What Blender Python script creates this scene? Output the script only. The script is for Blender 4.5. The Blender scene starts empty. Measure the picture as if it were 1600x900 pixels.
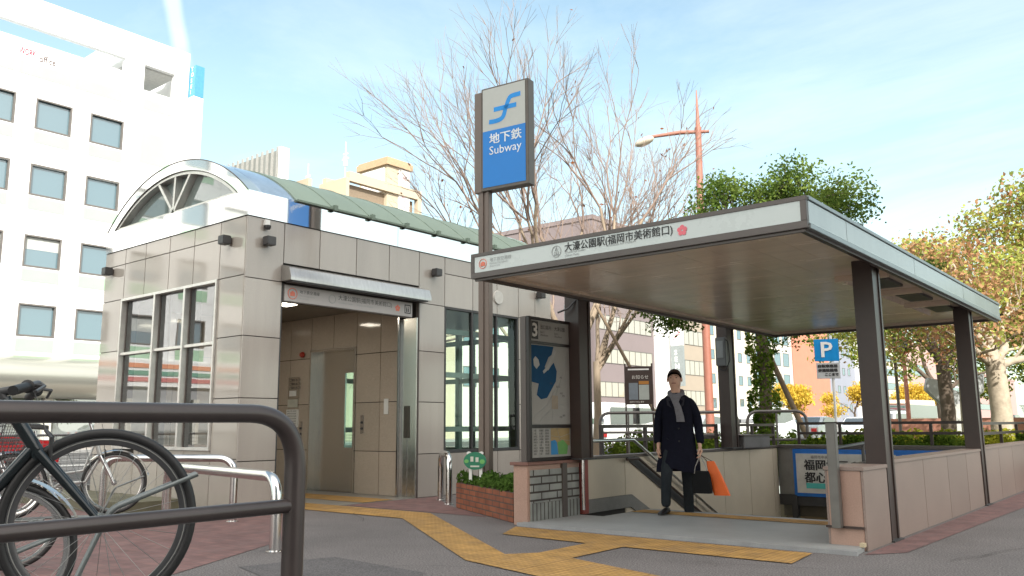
import bpy, bmesh, math, random
import numpy as np
from mathutils import Vector, Matrix, Quaternion
rnd = random.Random(7)
S = bpy.context.scene
COL = S.collection
V = Vector
# ---------------------------------------------------------------- camera
cd = bpy.data.cameras.new('camera'); cam = bpy.data.objects.new('camera', cd); COL.objects.link(cam)
S.camera = cam
cd.sensor_width = 36.0; cd.lens = 29.451; cd.clip_start = 0.05; cd.clip_end = 2000
_yaw, _pit, _rol = 0.684430, 0.162808, -0.007361
_F = V((-math.sin(_yaw)*math.cos(_pit), math.cos(_yaw)*math.cos(_pit), math.sin(_pit)))
_R = V((math.cos(_yaw), math.sin(_yaw), 0)); _U = _R.cross(_F)
_R2 = _R*math.cos(_rol) + _U*math.sin(_rol); _U2 = -_R*math.sin(_rol) + _U*math.cos(_rol)
cam.matrix_world = Matrix(((_R2.x, _U2.x, -_F.x, 0), (_R2.y, _U2.y, -_F.y, 0), (_R2.z, _U2.z, -_F.z, 1.1), (0, 0, 0, 1)))
# ---------------------------------------------------------------- exposure
S.view_settings.view_transform = 'Standard'; S.view_settings.look = 'None'
S.view_settings.gamma = 1.0; S.view_settings.exposure = 1.40
S.view_settings.use_curve_mapping = False
S.cycles.max_bounces = 8; S.cycles.diffuse_bounces = 4; S.cycles.glossy_bounces = 4
S.cycles.transparent_max_bounces = 12; S.cycles.caustics_reflective = False; S.cycles.caustics_refractive = False
S.cycles.use_denoising = True
S.cycles.sample_clamp_indirect = 6.0
# ---------------------------------------------------------------- sky and sun
SUN_EL, SUN_AZ = math.radians(33), math.atan2(0.78, -0.625)
w = bpy.data.worlds.new('World'); S.world = w; w.use_nodes = True
nt = w.node_tree; N = nt.nodes; L = nt.links; N.clear()
out = N.new('ShaderNodeOutputWorld'); bg = N.new('ShaderNodeBackground')
sky = N.new('ShaderNodeTexSky'); sky.sky_type = 'NISHITA'; sky.sun_disc = False
sky.sun_elevation = SUN_EL; sky.sun_rotation = SUN_AZ; sky.air_density = 1.0; sky.dust_density = 0.6; sky.ozone_density = 1.0
geo = N.new('ShaderNodeTexCoord')
def wmath(op, a, b=None, c=None):
    m = N.new('ShaderNodeMath'); m.operation = op
    for i, v in enumerate((a, b, c)):
        if v is None: continue
        if isinstance(v, (int, float)): m.inputs[i].default_value = v
        else: L.new(v, m.inputs[i])
    return m.outputs[0]
sep = N.new('ShaderNodeSeparateXYZ'); L.new(geo.outputs['Generated'], sep.inputs[0])
zc = wmath('MAXIMUM', sep.outputs[2], 0.04)
comb = N.new('ShaderNodeCombineXYZ')
L.new(wmath('DIVIDE', sep.outputs[0], wmath('ADD', zc, 0.12)), comb.inputs[0]); L.new(wmath('DIVIDE', sep.outputs[1], wmath('ADD', zc, 0.12)), comb.inputs[1])
n1 = N.new('ShaderNodeTexNoise'); n1.inputs['Scale'].default_value = 0.75; n1.inputs['Detail'].default_value = 9; n1.inputs['Roughness'].default_value = 0.62; n1.inputs['Distortion'].default_value = 0.8
mp = N.new('ShaderNodeMapping'); mp.inputs['Scale'].default_value = (0.45, 1.1, 1); mp.inputs['Rotation'].default_value = (0, 0, 0.9); mp.inputs['Location'].default_value = (3.1, 1.7, 0)
L.new(comb.outputs[0], mp.inputs[0]); L.new(mp.outputs[0], n1.inputs['Vector'])
cl = N.new('ShaderNodeMapRange'); cl.inputs['From Min'].default_value = 0.44; cl.inputs['From Max'].default_value = 0.80; cl.clamp = True
L.new(n1.outputs[0], cl.inputs['Value'])
# thin veil whitening toward the horizon
hz = N.new('ShaderNodeMapRange'); hz.inputs['From Min'].default_value = 0.55; hz.inputs['From Max'].default_value = 0.0; hz.inputs['To Min'].default_value = 0.0; hz.inputs['To Max'].default_value = 0.42
L.new(sep.outputs[2], hz.inputs['Value'])
cf = wmath('MINIMUM', wmath('ADD', wmath('MULTIPLY', cl.outputs[0], 0.55), wmath('ADD', hz.outputs[0], 0.09)), 0.9)
# an old contrail, fixed in the sky
def dirn(px, py):
    d = _R2*((px-800)/1309) - _U2*((py-450)/1309) + _F
    return d.normalized()
c1, c2 = V((-0.79556, 0.41102, 0.44513)), V((-0.80758, 0.43122, 0.40231))
CT = [c1, c2]
nrm = c1.cross(c2).normalized()
def dotn(v):
    d = N.new('ShaderNodeVectorMath'); d.operation = 'DOT_PRODUCT'; L.new(geo.outputs['Generated'], d.inputs[0]); d.inputs[1].default_value = v
    return d.outputs['Value']
wob = N.new('ShaderNodeTexNoise'); wob.inputs['Scale'].default_value = 14; L.new(geo.outputs['Generated'], wob.inputs['Vector'])
dd = wmath('ABSOLUTE', wmath('ADD', dotn(nrm), wmath('MULTIPLY', wmath('SUBTRACT', wob.outputs[0], 0.5), 0.012)))
tr = N.new('ShaderNodeMapRange'); tr.interpolation_type = 'SMOOTHSTEP'; tr.inputs['From Min'].default_value = 0.012; tr.inputs['From Max'].default_value = 0.003; L.new(dd, tr.inputs['Value'])
lim = N.new('ShaderNodeMapRange'); lim.inputs['From Min'].default_value = 0.9962; lim.inputs['From Max'].default_value = 0.9990; L.new(dotn(c1), lim.inputs['Value'])
ctf = wmath('MULTIPLY', wmath('MULTIPLY', tr.outputs[0], lim.outputs[0]), 0.42)
fac = wmath('MINIMUM', wmath('ADD', cf, ctf), 0.95)
mx = N.new('ShaderNodeMix'); mx.data_type = 'RGBA'; L.new(fac, mx.inputs[0]); L.new(sky.outputs[0], mx.inputs[6]); mx.inputs[7].default_value = (5.6, 5.2, 5.3, 1)
# broad glow added to the unseen sun side of the sky, filling the shade
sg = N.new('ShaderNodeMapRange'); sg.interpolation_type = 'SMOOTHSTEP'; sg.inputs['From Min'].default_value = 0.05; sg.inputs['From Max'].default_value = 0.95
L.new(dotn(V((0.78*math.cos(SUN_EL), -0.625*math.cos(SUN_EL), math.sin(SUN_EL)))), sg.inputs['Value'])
tint = N.new('ShaderNodeMix'); tint.data_type = 'RGBA'; tint.blend_type = 'MULTIPLY'; tint.inputs[0].default_value = 1.0
L.new(mx.outputs[2], tint.inputs[6]); tint.inputs[7].default_value = (0.92, 1.07, 0.95, 1)
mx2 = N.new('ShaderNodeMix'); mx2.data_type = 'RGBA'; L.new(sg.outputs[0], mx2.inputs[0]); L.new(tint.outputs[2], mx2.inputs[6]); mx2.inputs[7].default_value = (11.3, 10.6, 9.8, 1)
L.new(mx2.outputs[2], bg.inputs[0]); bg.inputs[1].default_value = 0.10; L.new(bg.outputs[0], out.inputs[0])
sd = bpy.data.lights.new('sun', 'SUN'); sd.energy = 2.8; sd.angle = math.radians(0.6); sd.color = (1.0, 0.965, 0.90)
so = bpy.data.objects.new('sun', sd); COL.objects.link(so)
SUNV = V((0.78*math.cos(SUN_EL), -0.625*math.cos(SUN_EL), math.sin(SUN_EL))).normalized()
so.rotation_euler = SUNV.to_track_quat('Z', 'Y').to_euler(); so.location = (20, -20, 40)

# ---------------------------------------------------------------- materials
_M = {}
def mat(name, col, rough=0.6, metal=0.0, var=0.12, scale=6.0, bump=0.0, bscale=40.0, fine=0.0, fscale=220.0, emit=None, es=1.0, spec=0.5, coat=0.0, dirt=0.0, stretch=None, isl=0.0):
    if name in _M: return _M[name]
    m = bpy.data.materials.new(name); m.use_nodes = True; t = m.node_tree; n = t.nodes; l = t.links
    b = n['Principled BSDF']; b.inputs['Roughness'].default_value = rough; b.inputs['Metallic'].default_value = metal
    b.inputs['Specular IOR Level'].default_value = spec; b.inputs['Coat Weight'].default_value = coat; b.inputs['Coat Roughness'].default_value = 0.04
    c = list(col)+[1.0]; last = None
    tc = n.new('ShaderNodeTexCoord'); src = tc.outputs['Object']
    if stretch:
        mp = n.new('ShaderNodeMapping'); mp.inputs['Scale'].default_value = stretch; l.new(src, mp.inputs[0]); src = mp.outputs[0]
    nz = n.new('ShaderNodeTexNoise'); nz.inputs['Scale'].default_value = scale; nz.inputs['Detail'].default_value = 6; nz.inputs['Roughness'].default_value = 0.65
    l.new(src, nz.inputs['Vector'])
    mr = n.new('ShaderNodeMapRange'); mr.inputs['From Min'].default_value = 0.3; mr.inputs['From Max'].default_value = 0.7
    mr.inputs['To Min'].default_value = 1-var; mr.inputs['To Max'].default_value = 1+var; l.new(nz.outputs[0], mr.inputs['Value'])
    fac = mr.outputs[0]
    if fine:
        nf = n.new('ShaderNodeTexNoise'); nf.inputs['Scale'].default_value = fscale; nf.inputs['Detail'].default_value = 2; l.new(tc.outputs['Object'], nf.inputs['Vector'])
        mf = n.new('ShaderNodeMapRange'); mf.inputs['From Min'].default_value = 0.35; mf.inputs['From Max'].default_value = 0.65; mf.inputs['To Min'].default_value = 1-fine; mf.inputs['To Max'].default_value = 1+fine
        l.new(nf.outputs[0], mf.inputs['Value'])
        mm = n.new('ShaderNodeMath'); mm.operation = 'MULTIPLY'; l.new(fac, mm.inputs[0]); l.new(mf.outputs[0], mm.inputs[1]); fac = mm.outputs[0]
    if dirt:
        nd = n.new('ShaderNodeTexNoise'); nd.inputs['Scale'].default_value = scale*0.35; nd.inputs['Detail'].default_value = 8; nd.inputs['Roughness'].default_value = 0.7; l.new(src, nd.inputs['Vector'])
        md = n.new('ShaderNodeMapRange'); md.inputs['From Min'].default_value = 0.52; md.inputs['From Max'].default_value = 0.72; md.inputs['To Min'].default_value = 1; md.inputs['To Max'].default_value = 1-dirt
        l.new(nd.outputs[0], md.inputs['Value'])
        mm = n.new('ShaderNodeMath'); mm.operation = 'MULTIPLY'; l.new(fac, mm.inputs[0]); l.new(md.outputs[0], mm.inputs[1]); fac = mm.outputs[0]
    if isl:
        gi = n.new('ShaderNodeNewGeometry'); mi = n.new('ShaderNodeMapRange'); mi.inputs['To Min'].default_value = 1-isl; mi.inputs['To Max'].default_value = 1+isl; l.new(gi.outputs['Random Per Island'], mi.inputs['Value'])
        mm = n.new('ShaderNodeMath'); mm.operation = 'MULTIPLY'; l.new(fac, mm.inputs[0]); l.new(mi.outputs[0], mm.inputs[1]); fac = mm.outputs[0]
    vm = n.new('ShaderNodeVectorMath'); vm.operation = 'SCALE'; vm.inputs[0].default_value = col; l.new(fac, vm.inputs['Scale'])
    l.new(vm.outputs[0], b.inputs['Base Color'])
    rr = n.new('ShaderNodeMapRange'); rr.inputs['To Min'].default_value = max(0.0, rough-(.01 if metal>.5 else .06)); rr.inputs['To Max'].default_value = min(1, rough+(.01 if metal>.5 else .06)); l.new(nz.outputs[0], rr.inputs['Value']); l.new(rr.outputs[0], b.inputs['Roughness'])
    if bump:
        nb = n.new('ShaderNodeTexNoise'); nb.inputs['Scale'].default_value = bscale; nb.inputs['Detail'].default_value = 5; l.new(src, nb.inputs['Vector'])
        bp = n.new('ShaderNodeBump'); bp.inputs['Strength'].default_value = bump; bp.inputs['Distance'].default_value = 0.02; l.new(nb.outputs[0], bp.inputs['Height']); l.new(bp.outputs[0], b.inputs['Normal'])
    if emit: b.inputs['Emission Color'].default_value = list(emit)+[1]; b.inputs['Emission Strength'].default_value = es
    _M[name] = m; return m
def glass(name, tint=(0.8, 0.9, 0.88), base=0.10, rough=0.0, body=None):
    if name in _M: return _M[name]
    m = bpy.data.materials.new(name); m.use_nodes = True; t = m.node_tree; n = t.nodes; l = t.links; n.clear()
    o = n.new('ShaderNodeOutputMaterial'); g = n.new('ShaderNodeBsdfGlossy'); g.inputs['Roughness'].default_value = rough; g.inputs['Color'].default_value = (0.95, 0.97, 1, 1)
    tr = n.new('ShaderNodeBsdfTransparent') if body is None else n.new('ShaderNodeBsdfDiffuse')
    tr.inputs['Color'].default_value = list(tint if body is None else body)+[1]
    lw = n.new('ShaderNodeLayerWeight'); lw.inputs['Blend'].default_value = 0.5
    f = n.new('ShaderNodeMath'); f.operation = 'POWER'; l.new(lw.outputs['Facing'], f.inputs[0]); f.inputs[1].default_value = 4.0
    nz = n.new('ShaderNodeTexNoise'); nz.inputs['Scale'].default_value = 0.8; tc = n.new('ShaderNodeTexCoord'); l.new(tc.outputs['Object'], nz.inputs['Vector'])
    bp = n.new('ShaderNodeBump'); bp.inputs['Strength'].default_value = 0.02; bp.inputs['Distance'].default_value = 0.05; l.new(nz.outputs[0], bp.inputs['Height']); l.new(bp.outputs[0], g.inputs['Normal'])
    a = n.new('ShaderNodeMath'); a.operation = 'MULTIPLY_ADD'; a.use_clamp = True; l.new(f.outputs[0], a.inputs[0]); a.inputs[1].default_value = 1-base; a.inputs[2].default_value = base
    mx = n.new('ShaderNodeMixShader'); l.new(a.outputs[0], mx.inputs[0]); l.new(tr.outputs[0], mx.inputs[1]); l.new(g.outputs[0], mx.inputs[2]); l.new(mx.outputs[0], o.inputs[0])
    _M[name] = m; return m
def brick(name, c1, c2, mortar, bw, bh, gap=0.01, rough=0.8, axes='xz', vertical=False, offset=0.5, bump=0.3, wear=None, studs=0.0):
    if name in _M: return _M[name]
    m = bpy.data.materials.new(name); m.use_nodes = True; t = m.node_tree; n = t.nodes; l = t.links
    b = n['Principled BSDF']; b.inputs['Roughness'].default_value = rough
    tc = n.new('ShaderNodeTexCoord'); sp = n.new('ShaderNodeSeparateXYZ'); l.new(tc.outputs['Object'], sp.inputs[0]); cb = n.new('ShaderNodeCombineXYZ')
    a = {'x': 0, 'y': 1, 'z': 2}
    l.new(sp.outputs[a[axes[0]]], cb.inputs[0]); l.new(sp.outputs[a[axes[1]]], cb.inputs[1])
    bt = n.new('ShaderNodeTexBrick'); bt.inputs['Scale'].default_value = 1.0; bt.inputs['Brick Width'].default_value = bw; bt.inputs['Row Height'].default_value = bh; bt.inputs['Mortar Size'].default_value = gap; bt.offset = offset
    bt.inputs['Color1'].default_value = list(c1)+[1]; bt.inputs['Color2'].default_value = list(c2)+[1]; bt.inputs['Mortar'].default_value = list(mortar)+[1]; bt.inputs['Mortar Smooth'].default_value = 0.1
    l.new(cb.outputs[0], bt.inputs['Vector'])
    nz = n.new('ShaderNodeTexNoise'); nz.inputs['Scale'].default_value = 5; nz.inputs['Detail'].default_value = 8; l.new(tc.outputs['Object'], nz.inputs['Vector'])
    mr = n.new('ShaderNodeMapRange'); mr.inputs['From Min'].default_value = .3; mr.inputs['From Max'].default_value = .7; mr.inputs['To Min'].default_value = 0.75; mr.inputs['To Max'].default_value = 1.2; l.new(nz.outputs[0], mr.inputs['Value'])
    vm = n.new('ShaderNodeVectorMath'); vm.operation = 'SCALE'; wsrc = bt.outputs['Color']
    if wear:
        nw = n.new('ShaderNodeTexNoise'); nw.inputs['Scale'].default_value = 2.3; nw.inputs['Detail'].default_value = 12; nw.inputs['Roughness'].default_value = 0.75; l.new(tc.outputs['Object'], nw.inputs['Vector'])
        mw = n.new('ShaderNodeMapRange'); mw.inputs['From Min'].default_value = 0.5; mw.inputs['From Max'].default_value = 0.68; mw.inputs['To Max'].default_value = 0.65; l.new(nw.outputs[0], mw.inputs['Value'])
        cw = n.new('ShaderNodeMix'); cw.data_type = 'RGBA'; l.new(mw.outputs[0], cw.inputs[0]); l.new(wsrc, cw.inputs[6]); cw.inputs[7].default_value = list(wear)+[1]; wsrc = cw.outputs[2]
    l.new(wsrc, vm.inputs[0]); l.new(mr.outputs[0], vm.inputs['Scale']); l.new(vm.outputs[0], b.inputs['Base Color'])
    bp = n.new('ShaderNodeBump'); bp.inputs['Strength'].default_value = bump; bp.inputs['Distance'].default_value = 0.01; bp.invert = True; l.new(bt.outputs['Fac'], bp.inputs['Height']); l.new(bp.outputs[0], b.inputs['Normal'])
    if studs:
        b2 = n.new('ShaderNodeTexBrick'); b2.offset = 0.0; b2.inputs['Scale'].default_value = 1.0; b2.inputs['Brick Width'].default_value = studs; b2.inputs['Row Height'].default_value = studs; b2.inputs['Mortar Size'].default_value = studs*.24; b2.inputs['Mortar Smooth'].default_value = 0.5
        b2.inputs['Color1'].default_value = (1.1,1.1,1.1,1); b2.inputs['Color2'].default_value = (1.06,1.06,1.06,1); b2.inputs['Mortar'].default_value = (.80,.79,.77,1); l.new(cb.outputs[0], b2.inputs['Vector'])
        mu = n.new('ShaderNodeMix'); mu.data_type = 'RGBA'; mu.blend_type = 'MULTIPLY'; mu.inputs[0].default_value = 1; l.new(vm.outputs[0], mu.inputs[6]); l.new(b2.outputs['Color'], mu.inputs[7]); l.new(mu.outputs[2], b.inputs['Base Color'])
        bp2 = n.new('ShaderNodeBump'); bp2.inputs['Strength'].default_value = .6; bp2.inputs['Distance'].default_value = .006; bp2.invert = True; l.new(b2.outputs['Fac'], bp2.inputs['Height']); l.new(bp.outputs[0], bp2.inputs['Normal']); l.new(bp2.outputs[0], b.inputs['Normal'])
    _M[name] = m; return m
def leafmat(name, c1, c2, trans=0.35):
    if name in _M: return _M[name]
    m = bpy.data.materials.new(name); m.use_nodes = True; t = m.node_tree; n = t.nodes; l = t.links; n.clear()
    o = n.new('ShaderNodeOutputMaterial'); d = n.new('ShaderNodeBsdfDiffuse'); tl = n.new('ShaderNodeBsdfTranslucent'); mx = n.new('ShaderNodeMixShader'); mx.inputs[0].default_value = trans
    gi = n.new('ShaderNodeNewGeometry'); tc = n.new('ShaderNodeTexCoord'); nz = n.new('ShaderNodeTexNoise'); nz.inputs['Scale'].default_value = 0.9; l.new(tc.outputs['Object'], nz.inputs['Vector'])
    ad = n.new('ShaderNodeMath'); ad.operation = 'MULTIPLY_ADD'; l.new(gi.outputs['Random Per Island'], ad.inputs[0]); ad.inputs[1].default_value = 0.5; 
    mr = n.new('ShaderNodeMapRange'); mr.inputs['From Min'].default_value = .35; mr.inputs['From Max'].default_value = .65; mr.inputs['To Max'].default_value = .5; l.new(nz.outputs[0], mr.inputs['Value']); l.new(mr.outputs[0], ad.inputs[2])
    cr = n.new('ShaderNodeMix'); cr.data_type = 'RGBA'; cr.inputs[6].default_value = list(c1)+[1]; cr.inputs[7].default_value = list(c2)+[1]; l.new(ad.outputs[0], cr.inputs[0])
    l.new(cr.outputs[2], d.inputs[0]); l.new(cr.outputs[2], tl.inputs[0]); l.new(d.outputs[0], mx.inputs[1]); l.new(tl.outputs[0], mx.inputs[2]); l.new(mx.outputs[0], o.inputs[0])
    _M[name] = m; return m

# ---------------------------------------------------------------- mesh helpers
class MB:
    def __init__(s): s.v = []; s.f = []
    def add(s, vs, fs):
        o = len(s.v); s.v += [tuple(v) for v in vs]; s.f += [tuple(i+o for i in f) for f in fs]; return s
    def box(s, x0, x1, y0, y1, z0, z1):
        return s.add([(x0,y0,z0),(x1,y0,z0),(x1,y1,z0),(x0,y1,z0),(x0,y0,z1),(x1,y0,z1),(x1,y1,z1),(x0,y1,z1)],
                     [(0,3,2,1),(4,5,6,7),(0,1,5,4),(1,2,6,5),(2,3,7,6),(3,0,4,7)])
    def obox(s, c, sx, sy, sz, rz=0, rx=0, ry=0):
        m = Matrix.Translation(c) @ Matrix.Rotation(rz,4,'Z') @ Matrix.Rotation(ry,4,'Y') @ Matrix.Rotation(rx,4,'X')
        t = MB().box(-sx/2,sx/2,-sy/2,sy/2,-sz/2,sz/2); return s.add([m@V(v) for v in t.v], t.f)
    def tube(s, pts, r, n=12, caps=True, closed=False):
        pts = [V(p) for p in pts]; m = len(pts); rs = r if isinstance(r,(list,tuple)) else [r]*m
        tang = []
        for i in range(m):
            a = pts[i-1] if (i>0 or closed) else pts[i]; b = pts[(i+1)%m] if (i<m-1 or closed) else pts[i]
            tang.append((b-a).normalized() if (b-a).length > 1e-9 else V((0,0,1)))
        t0 = tang[0]; up = V((0,0,1)) if abs(t0.z) < .9 else V((1,0,0)); u = t0.cross(up).normalized()
        vs = []; q = t0
        for i in range(m):
            t = tang[i]; rot = q.rotation_difference(t); u = (rot@u); u = (u - t*u.dot(t)).normalized(); w_ = t.cross(u); q = t
            for k in range(n):
                a = 2*math.pi*k/n; vs.append(pts[i] + (u*math.cos(a)+w_*math.sin(a))*rs[i])
        fs = []
        for i in range(m if closed else m-1):
            j = (i+1)%m
            for k in range(n): fs.append((i*n+k, i*n+(k+1)%n, j*n+(k+1)%n, j*n+k))
        if caps and not closed: fs.append(tuple(range(n-1,-1,-1))); fs.append(tuple((m-1)*n+k for k in range(n)))
        return s.add(vs, fs)
    def cyl(s, p0, p1, r0, r1=None, n=20): return s.tube([p0,p1],[r0,r0 if r1 is None else r1],n)
    def prism(s, poly, axis, a0, a1):
        # poly of 2D points extruded along axis 'x','y','z' from a0 to a1
        def P(u, v, a): return {'x':(a,u,v),'y':(u,a,v),'z':(u,v,a)}[axis]
        n = len(poly); vs = [P(u,v,a0) for u,v in poly]+[P(u,v,a1) for u,v in poly]
        fs = [(i,(i+1)%n,n+(i+1)%n,n+i) for i in range(n)]+[tuple(range(n-1,-1,-1)),tuple(range(n,2*n))]
        return s.add(vs, fs)
    def ring(s, prof, c, n=32, axis='z', a0=0, a1=2*math.pi):
        # lathe; prof list of (r,h)
        full = abs(a1-a0-2*math.pi) < 1e-6; m = n if full else n+1; vs=[]; p=len(prof)
        for k in range(m):
            a = a0+(a1-a0)*k/n
            for r,h in prof:
                q = {'z':(r*math.cos(a),r*math.sin(a),h),'y':(r*math.cos(a),h,r*math.sin(a)),'x':(h,r*math.cos(a),r*math.sin(a))}[axis]; vs.append((c[0]+q[0],c[1]+q[1],c[2]+q[2]))
        fs=[]
        for k in range(n):
            k2=(k+1)%m
            for i in range(p-1): fs.append((k*p+i,k2*p+i,k2*p+i+1,k*p+i+1))
        return s.add(vs,fs)
    def quad(s,a,b,c,d): return s.add([a,b,c,d],[(0,1,2,3)])
    def text(s, body, size, M, ext=0.0, bold=0.0, align='LEFT', w=None, h=None, heavy=0.0):
        c = bpy.data.curves.new('t','FONT'); c.body = body; c.size = size; c.extrude = ext; c.offset = bold; c.align_x = align; c.resolution_u = 2
        o = bpy.data.objects.new('t', c); COL.objects.link(o); bpy.context.view_layer.update()
        me = bpy.data.meshes.new_from_object(o.evaluated_get(bpy.context.evaluated_depsgraph_get()))
        vs = [v.co.copy() for v in me.vertices]; fs = [tuple(p.vertices) for p in me.polygons]
        bpy.data.objects.remove(o); bpy.data.meshes.remove(me); bpy.data.curves.remove(c)
        if not vs: return s
        if w:
            x0=min(v.x for v in vs); x1=max(v.x for v in vs); k=w/max(1e-6,x1-x0)
            for v in vs: v.x=(v.x-x0)*k
        if h:
            y0=min(v.y for v in vs); y1=max(v.y for v in vs); k=h/max(1e-6,y1-y0)
            for v in vs: v.y=(v.y-y0)*k
        if heavy:
            for q,(dx,dy) in enumerate(((-1,-.6),(1,-.6),(-1,.6),(1,.6))): s.add([M@(v+V((dx*heavy,dy*heavy,-.0004*(q+1)))) for v in vs], fs)
        return s.add([M@v for v in vs], fs)
    def build(s, name, m, parent=None, bevel=0.0, smooth=True, angle=38, recalc=True):
        me = bpy.data.meshes.new(name); me.from_pydata(s.v, [], s.f)
        if bevel or recalc:
            bm = bmesh.new(); bm.from_mesh(me)
            bmesh.ops.recalc_face_normals(bm, faces=bm.faces)
            if bevel: bmesh.ops.bevel(bm, geom=[e for e in bm.edges if e.is_manifold and e.calc_face_angle(0) > 0.6], offset=bevel, segments=2, affect='EDGES', clamp_overlap=True)
            bm.to_mesh(me); bm.free()
        me.materials.append(m)
        if smooth and me.polygons:
            me.polygons.foreach_set('use_smooth', [True]*len(me.polygons)); me.set_sharp_from_angle(angle=math.radians(angle))
        o = bpy.data.objects.new(name, me); COL.objects.link(o)
        if parent is not None:
            o.parent = parent; o.matrix_parent_inverse = world_of(parent).inverted()
        return o
def world_of(o):
    m = o.matrix_basis.copy()
    return (world_of(o.parent) @ o.matrix_parent_inverse @ m) if o.parent else m
def thing(name, label, cat, loc=(0,0,0), group=None):
    o = bpy.data.objects.new(name, None); COL.objects.link(o); o.location = loc; o.empty_display_size = 0.2
    o['label'] = label; o['category'] = cat
    if group: o['group'] = group
    return o
def tag(o, label, cat, group=None, kind=None):
    o['label'] = label; o['category'] = cat
    if group: o['group'] = group
    if kind: o['kind'] = kind
    return o
def struct(o): o['kind'] = 'structure'; return o
def tree_copy(o, parent=None):
    c = o.copy(); COL.objects.link(c); c.parent = parent
    if parent is not None: c.matrix_parent_inverse = o.matrix_parent_inverse.copy()
    for ch in list(o.children): tree_copy(ch, c)
    return c
def Mx(o, x, y):  # matrix from origin, x axis, y axis
    x = V(x).normalized(); y = V(y).normalized(); z = x.cross(y)
    return Matrix(((x.x,y.x,z.x,o[0]),(x.y,y.y,z.y,o[1]),(x.z,y.z,z.z,o[2]),(0,0,0,1)))
def arc(c, r, a0, a1, n, ux, uy):
    c=V(c); ux=V(ux); uy=V(uy)
    return [c+ux*(r*math.cos(a0+(a1-a0)*i/n))+uy*(r*math.sin(a0+(a1-a0)*i/n)) for i in range(n+1)]
def roundpath(pts, r, n=6):
    pts=[V(p) for p in pts]; res=[pts[0]]
    for i in range(1,len(pts)-1):
        a,b,c=pts[i-1],pts[i],pts[i+1]; d1=(a-b).normalized(); d2=(c-b).normalized(); ang=d1.angle(d2)
        t=min(r/math.tan(ang/2), (a-b).length*.49,(c-b).length*.49); p0=b+d1*t; p1=b+d2*t
        for k in range(n+1):
            s_=k/n; res.append(p0*(1-s_)**2+b*2*s_*(1-s_)+p1*s_**2)
    return res+[pts[-1]]
def ev_mesh(o):
    bpy.context.view_layer.update()
    me = bpy.data.meshes.new_from_object(o.evaluated_get(bpy.context.evaluated_depsgraph_get()))
    o.modifiers.clear(); o.data = me; return o
def skin(name, verts, edges, radii, m, parent=None, root=0, sub=2, flat=None):
    me = bpy.data.meshes.new(name); me.from_pydata([tuple(v) for v in verts], edges, [])
    o = bpy.data.objects.new(name, me); COL.objects.link(o)
    md = o.modifiers.new('skin','SKIN'); md.use_smooth_shade = True
    sv = me.skin_vertices[0].data
    for i,r in enumerate(radii): sv[i].radius = (r,r) if isinstance(r,(int,float)) else r; sv[i].use_root = (i==root)
    s_ = o.modifiers.new('sub','SUBSURF'); s_.levels = sub; s_.render_levels = sub
    ev_mesh(o); o.data.materials.clear(); o.data.materials.append(m)
    o.data.polygons.foreach_set('use_smooth', [True]*len(o.data.polygons))
    if parent is not None: o.parent = parent; o.matrix_parent_inverse = world_of(parent).inverted()
    return o
# ================================================================ palette
m_asph = mat('asphalt', (0.158,0.145,0.143), 0.85, var=0.14, scale=0.9, bump=0.5, bscale=150, fine=0.5, fscale=75, dirt=0.22)
m_road = mat('road_asphalt', (0.06,0.06,0.062), 0.85, var=0.12, scale=0.6, bump=0.2, bscale=120, fine=0.2)
m_red = brick('red_paving', (0.20,0.108,0.10), (0.17,0.096,0.092), (0.13,0.088,0.084), 0.2, 0.1, 0.006, 0.85, 'xy', bump=0.2, wear=(0.15,0.11,0.105))
m_slab = mat('pale_granite', (0.30,0.31,0.31), 0.55, var=0.10, scale=2.0, fine=0.12, fscale=170, dirt=0.15)
m_tact = brick('tactile_yellow', (0.44,0.255,0.075), (0.40,0.235,0.075), (0.30,0.17,0.05), 0.3, 0.3, 0.006, 0.8, 'xy', offset=0.0, wear=(0.24,0.16,0.09), studs=0.06)
m_gran = mat('polished_granite', (0.45,0.415,0.365), 0.045, isl=0.07, var=0.05, scale=1.2, fine=0.16, fscale=150, spec=1.0)
m_granw = mat('granite_side', (0.41,0.38,0.345), 0.15, isl=0.07, var=0.06, scale=2.4, stretch=(1,1,.10), dirt=.13, fine=0.16, fscale=150, spec=0.8)
m_joint = mat('dark_joint', (0.03,0.026,0.023), 0.8)
m_mirr = mat('polished_aluminium', (0.86,0.88,0.88), 0.045, 1.0, var=0.02, scale=1.0)
m_steel = mat('stainless_steel', (0.76,0.74,0.69), 0.27, 1.0, var=0.02, scale=3, stretch=(1,1,0.3))
m_steelb = mat('bright_stainless', (0.72,0.71,0.70), 0.18, 1.0, var=0.05, scale=8, dirt=0.15)
m_brown = mat('brown_painted_metal', (0.050,0.034,0.030), 0.36, 0.0, var=0.10, scale=4, spec=0.4, dirt=0.15)
m_brownf = mat('brown_frame_metal', (0.115,0.098,0.090), 0.42, 0.3, var=0.06, scale=4)
m_black = mat('black_rubber', (0.015,0.015,0.016), 0.55)
m_dark = mat('dark_grey_metal', (0.05,0.05,0.052), 0.45)
m_white = mat('white_paint', (0.78,0.78,0.76), 0.5, var=0.03)
m_copper = mat('green_copper_roof', (0.265,0.335,0.27), 0.55, 0.2, var=0.08, scale=0.8, dirt=0.12)
m_tan = mat('lobby_granite', (0.50,0.425,0.35), 0.08, isl=0.06, var=0.05, scale=1.2, fine=0.15, fscale=150, spec=0.7)
m_ink = mat('black_lettering', (0.03,0.03,0.032), 0.5)
m_grey = mat('grey_lettering', (0.33,0.35,0.35), 0.5)
m_redsign = mat('orange_red_lettering', (0.72,0.20,0.13), 0.5)
m_pinkf = mat('pink_flower_paint', (0.80,0.18,0.22), 0.5)
m_signw = mat('sign_panel_white', (0.60,0.655,0.64), 0.28, var=0.025, scale=3)
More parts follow.
